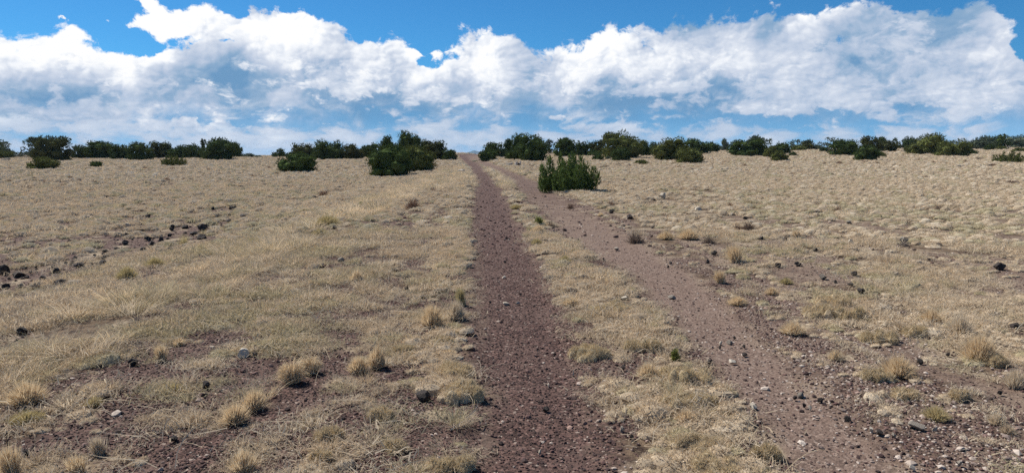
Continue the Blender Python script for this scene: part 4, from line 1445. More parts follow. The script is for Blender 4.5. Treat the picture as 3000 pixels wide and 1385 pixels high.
def tube(pts, radii, sides=6, rs=rng):
    """a tapered limb through points"""
    pts = np.asarray(pts, float)
    d = np.gradient(pts, axis=0)
    d /= np.linalg.norm(d, axis=1, keepdims=True) + 1e-9
    a = np.cross(d, [0.31, 0.93, 0.17])
    a /= np.linalg.norm(a, axis=1, keepdims=True)
    b = np.cross(d, a)
    th = np.linspace(0, 2 * np.pi, sides, endpoint=False)
    v = pts[:, None] + np.asarray(radii)[:, None, None] * (np.cos(th)[None, :, None] * a[:, None] + np.sin(th)[None, :, None] * b[:, None])
    n = len(pts)
    ix = np.arange(n * sides).reshape(n, sides)
    f = np.stack([ix[:-1], np.roll(ix[:-1], -1, 1), np.roll(ix[1:], -1, 1), ix[1:]], -1).reshape(-1, 4)
    f = np.vstack([f[:, [0, 1, 2]], f[:, [0, 2, 3]]])
    return v.reshape(-1, 3), f


def lobes_for(style, rs):
    """centres and radii of the masses of foliage in a crown of width 1 and height 1"""
    L = []
    if style == 'dome':
        for k in range(17):
            th, u = rs.uniform(0, 6.28), rs.uniform(0, 1)
            z = .16 + .62 * u
            e = math.sqrt(max(0, 1 - (max(z - .22, 0) / .66) ** 2)) * (.76 + .24 * min(1, z / .3))
            r = rs.uniform(.13, .22)
            L.append((e * (.5 - r * .75) * math.cos(th), e * (.5 - r * .75) * math.sin(th), z, r, r * rs.uniform(.8, 1.1)))
        L.append((0, 0, .45, .30, .40))
    elif style == 'bush':
        for k in range(15):
            th, u = rs.uniform(0, 6.28), rs.uniform(0, 1)
            z = .22 + .48 * u
            e = .88 - .35 * max(0, u - .5)
            r = rs.uniform(.14, .22)
            L.append((e * (.5 - r * .7) * math.cos(th), e * (.5 - r * .7) * math.sin(th), z, r, r * rs.uniform(1.1, 1.6)))
        L.append((0, 0, .42, .30, .36))
        L.append((rs.uniform(-.06, .06), 0, .62, .27, .36))
        for k in range(4):
            th = rs.uniform(0, 6.28)
            L.append((.16 * math.cos(th), .16 * math.sin(th), .74, .12, .24))
    elif style == 'sprays':
        for k in range(17):
            th = k * 2.399 + rs.uniform(-.3, .3)
            rr = .43 * math.sqrt((k + .5) / 17)
            top = (1.0 - 1.25 * rr ** 1.25) * rs.uniform(.74, 1.0)
            r = rs.uniform(.050, .078)
            # every spray is a stack of tapering masses, so that its tip is pointed
            for q, (zz, fr) in enumerate(((.22, 1.25), (.50, 1.0), (.74, .66), (.90, .34))):
                sw = 1 + .16 * zz
                L.append((rr * sw * math.cos(th), rr * sw * math.sin(th), top * zz, r * fr, top * (.19 if q < 3 else .10)))
        for k in range(8):
            th = rs.uniform(0, 6.28)
            L.append((.30 * math.cos(th), .30 * math.sin(th), .16, .14, .16))
        L.append((.47, -.03, .26, .05, .12))
        L.append((.48, -.03, .38, .03, .08))
    elif style == 'peak':
        for k in range(14):
            th, u = rs.uniform(0, 6.28), rs.uniform(0, 1)
            z = .18 + .66 * u
            e = 1 - .72 * u
            r = rs.uniform(.10, .18)
            L.append((e * (.5 - r * .7) * math.cos(th), e * (.5 - r * .7) * math.sin(th), z, r, r * rs.uniform(1.2, 1.9)))
        L.append((0, 0, .45, .24, .42))
    elif style == 'flat':
        for k in range(16):
            th, u = rs.uniform(0, 6.28), rs.uniform(0, 1) ** .5
            r = rs.uniform(.10, .17)
            L.append((u * (.5 - r * .7) * math.cos(th), u * (.5 - r * .7) * math.sin(th), rs.uniform(.3, .66), r, r * rs.uniform(1.2, 2.0)))
        L.append((0, 0, .42, .36, .36))
    elif style == 'open':
        for k in range(13):
            th, u = rs.uniform(0, 6.28), rs.uniform(0, 1)
            z = .30 + .62 * u
            e = math.sqrt(max(0, 1 - ((z - .55) / .55) ** 2))
            r = rs.uniform(.08, .15)
            L.append((e * (.5 - r * .6) * math.cos(th), e * (.5 - r * .6) * math.sin(th), z, r, r * rs.uniform(.9, 1.5)))
        for k in range(4):
            th = rs.uniform(0, 6.28)
            L.append((.28 * math.cos(th), .28 * math.sin(th), .22, .16, .16))
    elif style == 'thin':
        for k in range(9):
            u = rs.uniform(0, 1)
            L.append((rs.normal(0, .16), rs.normal(0, .16), .25 + .70 * u, rs.uniform(.14, .24) * (1.15 - .6 * u), rs.uniform(.09, .16)))
    if style in ('dome', 'bush', 'peak', 'flat'):
        k = 9
        for q in range(k):
            th = q * 6.283 / k + rs.uniform(-.3, .3)
            r = rs.uniform(.15, .20)
            e = rs.uniform(.72, .96) * (.5 - r)
            L.append((e * math.cos(th), e * math.sin(th), .15 + rs.uniform(-.02, .08), r, .17))
    return L


def crown_mesh(rs, w, h, style, leaf, count, mat, spike=1.0):
    """foliage of a juniper: short upright shoots set with scale leaves on every mass of the crown"""
    L = np.array(lobes_for(style, rs))
    c, rxy, rz = L[:, :3] * [w, w * .9, h], L[:, 3] * w, L[:, 4] * h
    share = (rxy * rz) + .25 * rxy ** 2
    n_per = np.maximum(8, (count * share / share.sum()).astype(int))
    li = np.repeat(np.arange(len(L)), n_per)
    n = len(li)
    d = rs.normal(size=(n, 3))
    d /= np.linalg.norm(d, axis=1, keepdims=True)
    d[:, 2] = np.where(rs.uniform(0, 1, n) < .35, np.abs(d[:, 2]), d[:, 2])
    depth = rs.uniform(.72, 1.0, n)
    wob = 1 + .13 * np.sin(d[:, 0] * 5 + li) * np.cos(d[:, 2] * 6 + li * 2.1)
    base = c[li] + d * depth[:, None] * wob[:, None] * np.stack([rxy[li], rxy[li], rz[li]], -1)
    dirn = d * .65 + [0, 0, .75 * spike] + rs.normal(0, .25, (n, 3))
    dirn /= np.linalg.norm(dirn, axis=1, keepdims=True)
    ln = leaf * rs.uniform(.9, 2.0, n) * (1.7 if style == 'sprays' else 1.3 if style in ('peak', 'flat') else 1.0)
    k = 7
    s = np.linspace(.05, 1, k)
    P = base[:, None] + dirn[:, None] * (ln[:, None] * s[None])[..., None]
    ld = dirn[:, None] * .8 + rs.normal(0, .5, (n, k, 3))
    ld /= np.linalg.norm(ld, axis=2, keepdims=True)
    sd = np.cross(ld, rs.normal(size=(n, k, 3)))
    sd /= np.linalg.norm(sd, axis=2, keepdims=True) + 1e-9
    lw = leaf * (.55 - .28 * s)[None, :, None] * rs.uniform(.6, 1.2, (n, k, 1))
    ll = leaf * rs.uniform(.7, 1.35, (n, k, 1))
    v = np.stack([P - sd * lw, P + sd * lw, P + ld * ll], 2).reshape(-1, 3)
    f = np.arange(len(v)).reshape(-1, 3)
    parts = [(v, f)]
    if style not in ('open', 'thin'):
        for q in range(len(L)):  # solid ball added inside each leaf mass to block light
            cv = ICO1[0] * lumps(ICO1[0], int(rs.integers(1e6)), .15, 2.2)[:, None]
            parts.append((c[q] + cv * np.array([rxy[q], rxy[q], rz[q]]) * (.40 if style == 'sprays' else .70), ICO1[1]))
    v, f = join(parts)
    lo, hi = np.percentile(v, [1.2, 98.8], axis=0)
    hi[2] = np.percentile(v[:, 2], 99.7)
    v[:, 0] = (v[:, 0] - .5 * (lo[0] + hi[0])) * w / (hi[0] - lo[0])
    v[:, 1] = (v[:, 1] - .5 * (lo[1] + hi[1])) * w * .92 / (hi[1] - lo[1])
    z0 = .01 * h if style not in ('open', 'thin') else .07 * h
    v[:, 2] = z0 + (v[:, 2] - lo[2]) * (h - z0) / (hi[2] - lo[2])
    return mesh_of('crown', v, f, mat), c * [1, 1, .85]


def trunk_mesh(rs, w, h, ends, open_crown):
    parts = []
    k = min(len(ends), 6 if open_crown else 4)
    for q in rs.choice(len(ends), k, replace=False):
        e = ends[q] * [.75, .75, .9]
        b = np.array([rs.normal(0, .02 * w), rs.normal(0, .02 * w), -.06])
        m1 = b + (e - b) * .35 + rs.normal(0, .05 * w, 3) * [1, 1, .3]
        m2 = b + (e - b) * .7 + rs.normal(0, .05 * w, 3) * [1, 1, .3]
        r = .028 * w + .02
        parts.append(tube([b, m1, m2, e], [r * 1.5, r, r * .65, r * .25], 6))
    v, f = join(parts)
    return mesh_of('trunk', v, f, BARK)


def depth_of(x, y, z):
    return y * math.cos(PITCH) - (z - EYE) * math.sin(PITCH)


def top_at(py, y):
    """height whose picture row is py, at distance y"""
    u = (692.5 - py) / FPX
    return EYE + y * (u * math.cos(PITCH) - math.sin(PITCH)) / (math.cos(PITCH) + u * math.sin(PITCH))


def place(px, base, far=126.0):
    p = hit(px, base, 140)
    if p is None or p[1] > far:
        d = ray(px, base)
        y = far
        p = (d[0] / d[1] * y, y)
    return p


def juniper(px, base, w, top, style, tone, label, cat='tree', group='junipers along the crest', far=126.0, leaf=None, count=None, seed=None):
    rs = np.random.default_rng(seed or int(px * 7 + base * 13 + w) & 0xFFFF)
    x, y = place(px, base, far)
    z = float(ground(np.array([x]), np.array([y]))[0])
    dep = depth_of(x, y, z)
    wm = w * dep / FPX
    hm = max(top_at(top - 2.5, y) - z, .25)
    lf = leaf or float(np.clip(.00100 * dep, .035, .105))
    n = count or int(np.clip(1.15 * wm * hm / (lf * lf) * 1.2 + 200, 220, 2900))
    if style in ('open', 'thin'):
        n = int(n * .62)
    o = bpy.data.objects.new('juniper_tree' if cat == 'tree' else 'juniper_bush', None)
    COL.objects.link(o)
    o.empty_display_size = .3
    o.location = (x, y, z)
    o.rotation_euler = (0, 0, 0)
    tag(o, label, cat, group)
    cm, ends = crown_mesh(rs, wm, hm, style, lf, n, LM[tone], 1.7 if style == 'sprays' else 1.25 if style == 'peak' else 1.0)
    link('crown', cm, o)
    link('trunk', trunk_mesh(rs, wm, hm, ends, style in ('open', 'thin')), o)
    return o


# the big bush standing alone beside the right wheel track
juniper(1663, 561, 160, 456, 'sprays', 'fresh', 'big bright green juniper bush of upright sprays alone beside the right wheel track', 'bush', None, leaf=.034, count=5200, seed=4)
CL = 'clump of junipers left of the track'
CR = 'junipers along the crest'
TREES = [
    # far left
    (-8, 463, 62, 412, 'dome', 'dark', 'dark juniper cut off by the left edge of the picture'),
    (50, 464, 84, 413, 'open', 'grey', 'grey-green juniper with see-through crown, second from the left edge'),
    (8, 467, 56, 443, 'bush', 'olive', 'olive bush low in front of the leftmost dark juniper', 'bush'),
    (107, 466, 36, 404, 'thin', 'grey', 'tall thin ragged juniper leaning on the left side of the biggest far-left tree'),
    (158, 474, 104, 402, 'dome', 'brown', 'biggest far-left juniper with broad ragged crown, behind the rounded yellow-green bush'),
    (126, 468, 50, 432, 'bush', 'dark', 'low dark juniper tucked under the tall thin tree at far left'),
    (233, 467, 46, 425, 'peak', 'dark', 'spiky-topped dark juniper on the right end of the far-left clump'),
    (131, 498, 74, 461, 'bush', 'olive', 'rounded yellow-green juniper bush in front of the far-left clump', 'bush'),
    (282, 491, 34, 474, 'bush', 'green', 'very small green bush alone on the left plain', 'bush'),
    # left middle row
    (297, 467, 84, 415, 'dome', 'dark', 'dark juniper with knobbly peak opening the long left row'),
    (352, 469, 58, 424, 'bush', 'dark', 'lower dark juniper between two peaks of the long left row'),
    (410, 472, 70, 418, 'dome', 'dark', 'dark juniper next to a pale dead bush in the long left row'),
    (470, 467, 72, 416, 'dome', 'brown', 'brown-green juniper behind a small sprawling bush in the left row'),
    (519, 467, 58, 425, 'flat', 'dark', 'flat-topped juniper in the left row, second from its tallest tree'),
    (566, 467, 62, 422, 'flat', 'dark', 'juniper touching the left side of the tallest tree in the left row'),
    (598, 464, 17, 410, 'thin', 'brown', 'thin half-bare leaning juniper stem beside the tallest left-row tree'),
    (646, 471, 96, 407, 'dome', 'dark', 'tallest dark juniper of the left row, lumpy black crown'),
    (690, 463, 42, 418, 'dome', 'dark', 'dark juniper forming the right shoulder of the tallest left-row tree'),
    (727, 464, 36, 451, 'flat', 'grey', 'low grey brush just past the right end of the left row', 'bush'),
    (757, 464, 20, 457, 'flat', 'grey', 'tiny grey brush on the bare skyline right of the left row', 'bush'),
    (510, 488, 62, 459, 'sprays', 'olive', 'small sprawling olive juniper bush in front of the left row', 'bush'),
    # around the round bush
    (820, 464, 42, 437, 'peak', 'dark', 'small spiky juniper on the skyline behind the round bush'),
    (886, 468, 78, 422, 'dome', 'brown', 'brownish juniper showing above the big round bush'),
    (872, 505, 104, 446, 'bush', 'green', 'big round dark green juniper bush standing alone on the left plain', 'bush'),
    (968, 469, 100, 413, 'flat', 'dark', 'wide dark juniper with bristly top right of the round bush'),
    (1036, 469, 58, 424, 'dome', 'brown', 'rounded juniper ending the row right of the round bush'),
    (1092, 464, 66, 421, 'dome', 'dark', 'rounded juniper half hidden by the large clump left of the track'),
]
TREES += [tuple(a) + (('tree',) if len(a) == 7 else ()) + (CL,) for a in [
    (1263, 470, 88, 412, 'dome', 'brown', 'brown-green juniper at the back right of the clump left of the track'),
    (1198, 476, 84, 387, 'peak', 'dark', 'tallest juniper of the clump left of the track, with pointed top'),
    (1139, 486, 58, 401, 'peak', 'dark', 'tall knobbly juniper peak on the left of the clump by the track'),
    (1276, 469, 50, 438, 'bush', 'green', 'small fresh green juniper bush under the clump, toward the track', 'bush'),
    (1218, 503, 112, 428, 'bush', 'olive', 'right-hand front juniper of the clump, broad with bare lower branches'),
    (1143, 518, 126, 424, 'bush', 'green', 'largest front juniper of the clump, reaching down into the grass'),
]]
TREES += [
    (1317, 471, 42, 440, 'peak', 'green', 'small pointed green juniper bush left of where the track meets the skyline', 'bush'),
    # right of the track
    (1450, 463, 66, 419, 'dome', 'dark', 'dark juniper behind the small round bush right of the track top'),
    (1492, 462, 40, 409, 'peak', 'dark', 'narrow dark juniper left behind the large twin-topped tree'),
    (1430, 472, 54, 440, 'bush', 'green', 'small round green bush just right of the track near the crest', 'bush'),
    (1516, 470, 68, 395, 'peak', 'green', 'left half of the large twin-topped juniper right of the track'),
    (1562, 474, 86, 394, 'dome', 'green', 'right half of the large twin-topped juniper right of the track'),
    (1610, 453, 24, 410, 'thin', 'grey', 'thin grey see-through juniper right of the twin-topped tree'),
    (1656, 461, 66, 406, 'dome', 'green', 'juniper directly behind the big bush of upright sprays'),
    (1706, 459, 46, 415, 'flat', 'dark', 'juniper between the big lone bush and the tall dome behind it'),
    (1752, 456, 54, 412, 'dome', 'brown', 'brown-green juniper on the left flank of the tall dome'),
    (1742, 460, 42, 440, 'bush', 'green', 'green bush behind the two small bushes near the tall dome', 'bush'),
    (1752, 472, 32, 453, 'bush', 'green', 'small round bush standing apart, left of the tall dome', 'bush'),
    (1781, 471, 16, 460, 'bush', 'grey', 'tiny grey-green bush between the small round bush and the dome', 'bush'),
    (1822, 466, 112, 386, 'dome', 'olive', 'tall dome-shaped juniper, highest tree on the right'),
    (1818, 474, 54, 433, 'bush', 'dark', 'dark bush pressed against the front of the tall dome', 'bush'),
    (1886, 459, 38, 413, 'dome', 'dark', 'dark juniper behind the right side of the tall dome'),
    (1878, 484, 38, 470, 'bush', 'olive', 'small squat bush on the open grass below the tall dome', 'bush'),
    (1908, 456, 34, 418, 'dome', 'dark', 'distant dark juniper filling the gap right of the tall dome'),
    (1961, 471, 98, 405, 'dome', 'olive', 'large juniper with two thin spikes on top, left of a loaf-shaped bush'),
    (2038, 452, 82, 408, 'dome', 'green', 'smooth domed juniper behind the loaf-shaped bush'),
    (2086, 448, 40, 418, 'flat', 'dark', 'low dark juniper trailing right from the smooth dome'),
    (2020, 480, 76, 436, 'bush', 'olive', 'loaf-shaped olive juniper bush in front of the smooth dome', 'bush'),
    (2122, 444, 28, 408, 'peak', 'grey', 'thin pointed grey juniper alone on the skyline right of the dome'),
    (2212, 446, 46, 399, 'dome', 'grey', 'taller grey crown rising behind the broad green juniper'),
    (2244, 456, 30, 406, 'open', 'dark', 'thin tuft-topped juniper at the right edge of the broad green tree'),
    (2190, 459, 102, 409, 'dome', 'green', 'broad green juniper with dark base, first of the right-hand group'),
    (2287, 452, 52, 418, 'flat', 'dark', 'flat bristly dark juniper behind two olive bushes'),
    (2257, 463, 40, 429, 'bush', 'olive', 'olive bush between the broad green tree and the flat bristly one', 'bush'),
    (2282, 474, 46, 443, 'bush', 'olive', 'olive bush standing lowest, in front of the flat bristly juniper', 'bush'),
    (2323, 460, 24, 447, 'peak', 'dark', 'small dark pointed bush alone right of the olive bushes', 'bush'),
    (2334, 442, 36, 411, 'open', 'grey', 'grey lacy juniper left of a rounded dark one on the skyline'),
    (2367, 442, 44, 411, 'dome', 'brown', 'rounded dark juniper beside the lacy grey one'),
    (2338, 444, 48, 427, 'bush', 'olive', 'low olive bush below the lacy grey juniper', 'bush'),
    (2394, 441, 20, 425, 'flat', 'grey', 'low scrub between two rounded skyline junipers', 'bush'),
    (2421, 447, 48, 405, 'open', 'grey', 'ragged grey-topped juniper left of the long green dome'),
    (2412, 448, 24, 434, 'bush', 'dark', 'dark bush at the foot of the ragged grey-topped juniper', 'bush'),
    (2546, 448, 58, 401, 'dome', 'brown', 'brownish juniper crown rising right of the long green dome'),
    (2476, 457, 92, 410, 'dome', 'green', 'long low green dome of juniper with deep shade beneath'),
    (2583, 436, 34, 403, 'dome', 'dark', 'round dark crown behind, between brownish and squat junipers'),
    (2596, 446, 58, 413, 'flat', 'brown', 'squat brown-green juniper right of the dark front bush'),
    (2537, 472, 68, 427, 'bush', 'dark', 'dark rounded juniper in front of the brownish crown, base lowest here'),
    (2580, 463, 30, 447, 'bush', 'olive', 'small olive bush tucked right of the dark rounded juniper', 'bush'),
    (2637, 437, 44, 402, 'open', 'dark', 'pair-topped dark juniper on the skyline left of the large right dome'),
    (2664, 436, 42, 404, 'flat', 'dark', 'dark flat crown filling behind the left side of the large right dome'),
    (2708, 454, 98, 393, 'dome', 'olive', 'large olive dome juniper, tallest of the right-hand group'),
    (2787, 460, 86, 410, 'flat', 'olive', 'broad flat-topped juniper with spiky tips right of the large olive dome'),
    (2840, 440, 42, 418, 'flat', 'dark', 'low dark thicket behind the little round bush'),
    (2847, 455, 30, 438, 'dome', 'dark', 'little round dark bush like a ball, right of the flat-topped juniper', 'bush'),
    (2877, 440, 62, 400, 'peak', 'grey', 'sloping grey-green juniper behind two bushes near the right edge'),
    (2921, 438, 60, 396, 'dome', 'dark', 'rounded dark juniper second from the right edge'),
    (2990, 437, 84, 397, 'dome', 'grey', 'grey-green juniper cut off by the right edge'),
    (2897, 442, 26, 424, 'bush', 'dark', 'dark small bush under the sloping grey-green juniper', 'bush'),
    (2932, 441, 34, 429, 'bush', 'olive', 'flat olive bush under the second juniper from the right edge', 'bush'),
    (2986, 448, 34, 434, 'bush', 'olive', 'olive bush at the right edge behind the sparse front bush', 'bush'),
    (2959, 478, 76, 444, 'sprays', 'olive', 'sparse yellow-olive bush alone on the grass near the right edge', 'bush'),
]
for row in TREES:
    g = 'junipers along the crest'
    if len(row) > 7 and row[7] == 'bush':
        g = 'juniper bushes on the plain'
    if len(row) > 8:
        g = row[8]
    if row[0] < 700 and row[3] < 430:
        row = row[:2] + (row[2] * .94, 415 + (row[3] - 415) * 1.15) + row[4:]      # the far-left crowns differ in height
    juniper(*row[:7], cat=(row[7] if len(row) > 7 else 'tree'), group=g)


# ------------------------------------------------------------------ rocks
SHAPES = {}
for tone, mt in (('black', BASALT), ('pale', PALEROCK), ('grey', GREYROCK)):
    SHAPES[tone] = []
    for k in range(5):
        v, f = rock_shape(200 + k * 3, cuts=11 if tone == 'black' else 8, flat=.75, deep=0 if tone == 'black' else .14, rough=.012 if tone != 'black' else .035)
        v[:, 2] -= v[:, 2].min()
        v[:, 2] /= v[:, 2].max()
        v[:, 2] = v[:, 2] * 1.3 - .3
        SHAPES[tone].append(mesh_of('rock', v, f, mt))


def rock(px, base, w, h, tone, label, group=None, name='rock'):
    k = (1.0 if px < 1000 else .85) if base < 860 else (.9 if px < 1300 else .74)
    w, h = w * k, h * k * .95
    p = hit(px, base)
    rs = np.random.default_rng(int(px * 3 + base))
    x, y = p
    z = float(ground(np.array([x]), np.array([y]))[0])
    dep = depth_of(x, y, z)
    s = .5 * w * dep / FPX
    hm = h * dep / FPX * (1.05 - .25 * min(1, 6 / dep))
    o = bpy.data.objects.new(name, SHAPES[tone][int(rs.integers(5))])
    COL.objects.link(o)
    o.location = (x, y + s * .5, z + .012)
    o.rotation_euler = (rs.normal(0, .12), rs.normal(0, .12), rs.uniform(0, 6.28))
    o.scale = (s * 1.02, s * rs.uniform(.85, 1.0), max(hm * (1.0 + .2 * min(1, dep / 20)), .025))
    return tag(o, label, 'rock', group)


for r in ROCKS:
    if r[5] is None:
        r = r[:5] + ('small black stone, one of the loose scatter on the left plain',) + r[6:]
    rock(*r)


# ------------------------------------------------------------------ bunches of grass, brush and weeds one could count
def tuft_mesh(rs, w, h, kind, dep):
    if kind == 'orange':                       # upright fluffy bunch with drooping outer stems
        n = int(np.clip(2000 * w / .3, 700, 3300))
        th, q = rs.uniform(0, 6.28, n), np.sqrt(rs.uniform(0, 1, n))
        o = np.stack([np.cos(th), np.sin(th), 0 * th], -1)
        base = o * (q * w * .22)[:, None]
        z = h * (1.05 - .66 * q ** 2) * rs.uniform(.40, 1.10, n)
        tip = base + o * (q * w * .34 * rs.uniform(.3, 1.25, n))[:, None] + rs.normal(0, w * .09, (n, 3))
        tip[:, 2] = z
        bend = o * (w * .03) * rs.uniform(-1, 1, (n, 1))
        bend[:, 2] = h * .10 * rs.uniform(0, 1, n)
        return ribbons(base, tip, bend, .0017 * (1 + dep / 25) * rs.uniform(.6, 1.3, n), 3, rs=rs)
    if kind == 'mound':                        # combed-over heap
        n = int(np.clip(1700 * w / .4, 800, 3300))
        th, q = rs.uniform(0, 6.28, n), np.sqrt(rs.uniform(0, 1, n))
        o = np.stack([np.cos(th), np.sin(th) * .8, 0 * th], -1)
        base = o * (q * w * .20)[:, None]
        tip = base + o * (w * (.10 + .30 * rs.uniform(0, 1, n)))[:, None] + rs.normal(0, w * .05, (n, 3))
        tip[:, 2] = h * (.85 - .75 * q) * rs.uniform(.4, 1.1, n) + .01
        bend = np.zeros((n, 3))
        bend[:, 2] = h * rs.uniform(.1, .45, n)
        return ribbons(base, tip, bend, .0019 * rs.uniform(.6, 1.3, n), 4, rs=rs)
    if kind == 'wisp':                         # thin tall stems leaning one way
        n = int(np.clip(800 * w / .25, 400, 1500))
        base = rs.normal(0, w * .10, (n, 3)) * [1, 1, 0]
        tip = base + np.stack([rs.normal(-.18 * w, w * .20, n), rs.normal(0, w * .18, n), h * rs.uniform(.45, 1.05, n)], -1)
        bend = rs.normal(0, w * .03, (n, 3))
        return ribbons(base, tip, bend, .0017 * (1 + dep / 25) * rs.uniform(.6, 1.3, n), 3, rs=rs)
    if kind == 'mat':                          # low dense cushion
        out = []
        for k in range(15):
            q = cushion(rs, 230, w * rs.uniform(.10, .16), h * rs.uniform(.45, .9), .028, .0021)
            a = rs.uniform(0, 6.28)
            r = w * .38 * math.sqrt(rs.uniform(0, 1))
            out.append(shifted(q, r * math.cos(a), r * math.sin(a) * .75, 1.0))
        return join(out)
    if kind == 'brush':                        # ball of fine twigs
        n = int(np.clip(420 * w / .5, 160, 700))
        d = rs.normal(size=(n, 3))
        d[:, 2] = np.abs(d[:, 2])
        d /= np.linalg.norm(d, axis=1, keepdims=True)
        base = rs.normal(0, w * .07, (n, 3)) * [1, 1, 0]
        tip = base + d * [w * .5, w * .45, h] * rs.uniform(.6, 1.08, (n, 1))
        bend = rs.normal(0, w * .04, (n, 3))
        return ribbons(base, tip, bend, np.clip(.009 * w, .0022, .012) * rs.uniform(.6, 1.3, n), 3, rs=rs)
    if kind == 'weed':                         # leafy little shrub
        n = 170
        d = rs.normal(size=(n, 3)) * [.7, .7, 1]
        d[:, 2] = np.abs(d[:, 2])
        d /= np.linalg.norm(d, axis=1, keepdims=True)
        base = rs.normal(0, w * .08, (n, 3)) * [1, 1, 0]
        stem_tip = base + d * [w * .48, w * .45, h] * rs.uniform(.55, 1.05, (n, 1))
        parts = [ribbons(base, stem_tip, rs.normal(0, w * .03, (n, 3)), np.full(n, .0022), 2, rs=rs)]
        k = 7
        s = rs.uniform(.35, 1, (n, k, 1))
        p = (base[:, None] + (stem_tip - base)[:, None] * s).reshape(-1, 3)
        t2 = p + rs.normal(0, .10 * w, p.shape) + [0, 0, .06 * h]
        parts.append(ribbons(p, t2, 0 * p, np.full(len(p), .022 * w + .002), 1, rs=rs))
        return join(parts)


TM = {'orange': FOXY, 'mound': FOXY, 'wisp': FOXY, 'gold': GOLD, 'grey': GREY, 'tan': TAN, 'pale': PALE, 'twig': DULL, 'pink': PINK, 'leaf': LEAF}


def tuft(px, base, w, h, kind, tone, label, cat='grass tuft', group=None, name='grass_tuft'):
    p = hit(px, base)
    if p is None:
        return None
    x, y = p
    rs = np.random.default_rng(int(px * 5 + base * 3))
    z = float(ground(np.array([x]), np.array([y]))[0])
    dep = depth_of(x, y, z)
    grow = .80 if kind == 'weed' else .97 if kind in ('orange', 'wisp', 'mound') else 1.08
    wm, hm = w * dep / FPX * grow, h * dep / FPX * grow
    y += wm * .25
    z = float(ground(np.array([x]), np.array([y]))[0])
    v, f = tuft_mesh(rs, wm, hm, kind, dep)
    v = np.asarray(v)
    v[:, 2] = v[:, 2] * (hm / np.percentile(v[:, 2], 99.5)) - .008
    o = link(name, mesh_of(name, v, f, MOSS if kind == 'mat' else TM[tone]), None, (x, y, z))
    return tag(o, label, cat, group)


for a in TUFTS:
    tuft(*a[:7], group=a[7])

for a in BRUSH:
    tuft(*a[:7], cat=a[7], group=a[8], name=a[7])
FARL = [(335, 513), (361, 522), (284, 529), (204, 525), (96, 528), (52, 525), (335, 528), (486, 530), (575, 533), (594, 519), (450, 496), (501, 499), (352, 494), (422, 497), (448, 505), (562, 492), (670, 530), (700, 512), (537, 529), (680, 501), (400, 509), (470, 508), (610, 500), (24, 533), (130, 534), (250, 515), (640, 514), (740, 520), (808, 513), (788, 496), (830, 540), (180, 545), (1063, 493), (985, 500), (1010, 497), (960, 496)]
FARR = [(1776, 491), (1976, 484), (2420, 483), (2572, 481), (2676, 485), (2250, 496), (2229, 487), (2649, 467), (2603, 476), (2914, 487), (2390, 474), (2772, 475), (2184, 488), (2116, 483), (2090, 484), (2130, 478), (2310, 480), (2340, 483), (2480, 487), (2530, 478), (2700, 473), (2740, 480), (2830, 478), (2870, 470), (1700, 482), (1660, 484), (1590, 492), (1560, 490), (1640, 497), (2960, 500), (2200, 476), (2030, 500), (2350, 510), (2620, 500)]
for pts, side in ((FARL, 'left'), (FARR, 'right')):
    for (px, py) in pts:
        r1 = np.random.default_rng(px)
        tuft(px, py + 1, r1.uniform(14, 26), r1.uniform(7, 12), 'brush', 'pink' if r1.uniform() < .8 else 'twig',
             f'small low reddish-brown brush, one of many dotting the far {side} plain', 'shrub', f'reddish-brown brush on the far {side} plain', 'shrub')


# ------------------------------------------------------------------ old stump, fallen limbs and bleached dead wood near the crest
def stump(px, base, w, h):
    x, y = hit(px, base)
    z = float(ground(np.array([x]), np.array([y]))[0])
    dep = depth_of(x, y, z)
    R0, H = .5 * w * dep / FPX, h * dep / FPX * 1.15
    o = bpy.data.objects.new('tree_stump', None)
    COL.objects.link(o)
    o.location = (x, y, z)
    tag(o, 'weathered pale tree stump with dark hollow, right of the track below the twin-topped juniper', 'stump')
    rs = np.random.default_rng(77)
    n = 22
    th = np.linspace(0, 2 * np.pi, n, endpoint=False)
    rim = H * (1 + .22 * np.sin(th * 3 + 1) + rs.normal(0, .07, n))
    fl = 1 + .12 * np.sin(th * 5) + rs.normal(0, .04, n)
    rings = []
    for s, rr in ((-.08, 1.35), (.12, 1.12), (.45, .98), (.8, .93), (1.0, .90), (1.0, .70), (.55, .60)):
        rings.append(np.stack([np.cos(th) * R0 * rr * fl, np.sin(th) * R0 * rr * fl * .8, s * rim], -1))
    v = np.vstack(rings)
    ix = np.arange(len(v)).reshape(len(rings), n)
    f = np.stack([ix[:-1], np.roll(ix[:-1], -1, 1), np.roll(ix[1:], -1, 1), ix[1:]], -1).reshape(-1, 4)
    link('bole', mesh_of('bole', v, f, DEADWOOD), o)
    c = np.stack([np.cos(th) * R0 * .66 * fl, np.sin(th) * R0 * .55 * fl, .60 * rim], -1)
    v = np.vstack([c, [[0, 0, .5 * H]]])
    f = np.array([(k, (k + 1) % n, n) for k in range(n)])
    link('hollow', mesh_of('hollow', v, f, HOLLOW), o)
    # dark split facing the road
    s = rs.normal(0, .01, (5, 3))
    v, f = tube(np.array([[R0 * .25, -R0 * .80, .02], [R0 * .30, -R0 * .76, H * .35], [R0 * .34, -R0 * .72, H * .65], [R0 * .3, -R0 * .7, H * .9]]) + s[:4] * .3, [R0 * .30, R0 * .33, R0 * .28, R0 * .12], 8)
    link('split', mesh_of('split', v, f, HOLLOW), o)
    # broken limb leaning off to the side, lying in the grass
    lv, lf_ = tube([[x - R0 * 1.6, y - .1, z + H * .75], [x - R0 * 3.0, y - .2, z + H * .5], [x - R0 * 4.6, y - .3, z + .06]], [.07, .06, .035], 7)
    l = link('fallen_limb', mesh_of('fallen_limb', lv, lf_, DEADWOOD))
    tag(l, 'bleached fallen limb lying in the grass left of the weathered stump', 'dead wood')


stump(1517, 488, 20, 10)


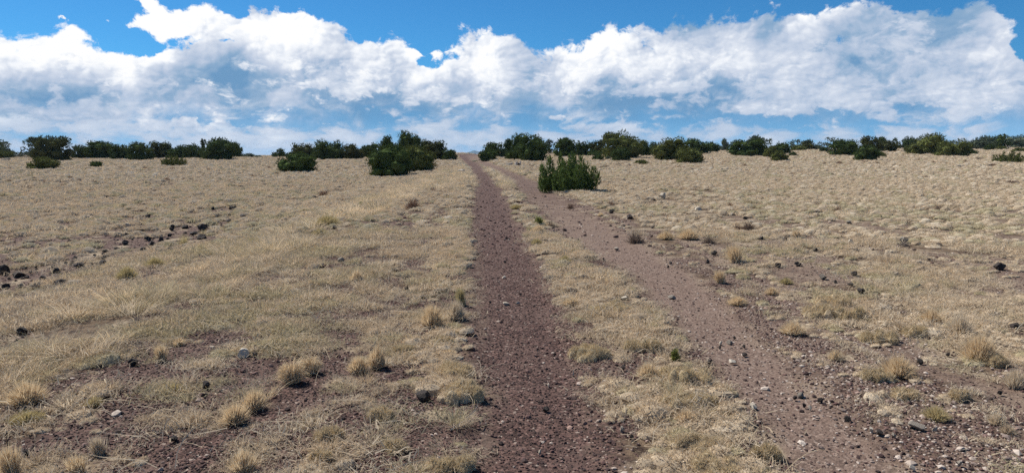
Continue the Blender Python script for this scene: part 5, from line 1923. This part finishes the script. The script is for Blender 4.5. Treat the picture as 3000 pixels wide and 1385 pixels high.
def snag(px, base, w, h, label, seed):
    x, y = place(px, base)
    rs = np.random.default_rng(seed)
    z = float(ground(np.array([x]), np.array([y]))[0])
    dep = depth_of(x, y, z)
    W_, H = w * dep / FPX, h * dep / FPX
    parts = []
    for k in range(9):
        e = np.array([rs.uniform(-.5, .5) * W_, rs.uniform(-.3, .3) * W_, H * rs.uniform(.4, 1)])
        m1 = e * .5 + rs.normal(0, .06 * W_, 3)
        parts.append(tube([[0, 0, -.05], m1, e], [.05, .035, .012], 6))
    v, f = join(parts)
    o = link('dead_bush', mesh_of('dead_bush', v, f, DEADWOOD), None, (x, y, z))
    tag(o, label, 'dead bush')


snag(449, 470, 22, 14, 'bleached dead bush between two dark junipers of the left row', 5)
snag(2952, 440, 16, 22, 'bleached grey dead bush between the last two junipers on the right', 6)


def log(px, base, w, label, seed):
    x, y = place(px, base)
    rs = np.random.default_rng(seed)
    z = float(ground(np.array([x]), np.array([y]))[0])
    L = w * depth_of(x, y, z) / FPX
    p = [[-L / 2, 0, .06], [-L / 5, .08, .10], [L / 5, -.05, .09], [L / 2, .05, .05]]
    v, f = tube(p, [.05, .075, .07, .03], 7)
    o = link('fallen_log', mesh_of('fallen_log', v, f, DEADWOOD), None, (x, y, z))
    tag(o, label, 'dead wood')


log(205, 476, 32, 'grey fallen log at the foot of the biggest far-left juniper', 3)
log(1352, 506, 24, 'bleached log lying left of the left wheel track near the crest', 4)

# ------------------------------------------------------------------ the air: thin blue haze that only the far mountain shows
hm, t, out = material('haze')
pv = t.new('ShaderNodeVolumePrincipled')
pv.inputs['Color'].default_value = (.45, .72, 1.0, 1.0)
pv.inputs['Density'].default_value = 0.00011
pv.inputs['Anisotropy'].default_value = 0.0
t.l.new(pv.outputs[0], out.inputs['Volume'])
v = np.array([(sx_, sy_, sz_) for sx_ in (-6200, 6200) for sy_ in (-6200, 6200) for sz_ in (-48.0, 24.0)], float)
f = np.array([(0, 1, 3, 2), (4, 6, 7, 5), (0, 4, 5, 1), (2, 3, 7, 6), (0, 2, 6, 4), (1, 5, 7, 3)])
hz = link('haze', mesh_of('haze', v, f, hm))
tag(hz, 'thin blue haze in the air toward the far mountain', 'haze', kind='stuff')
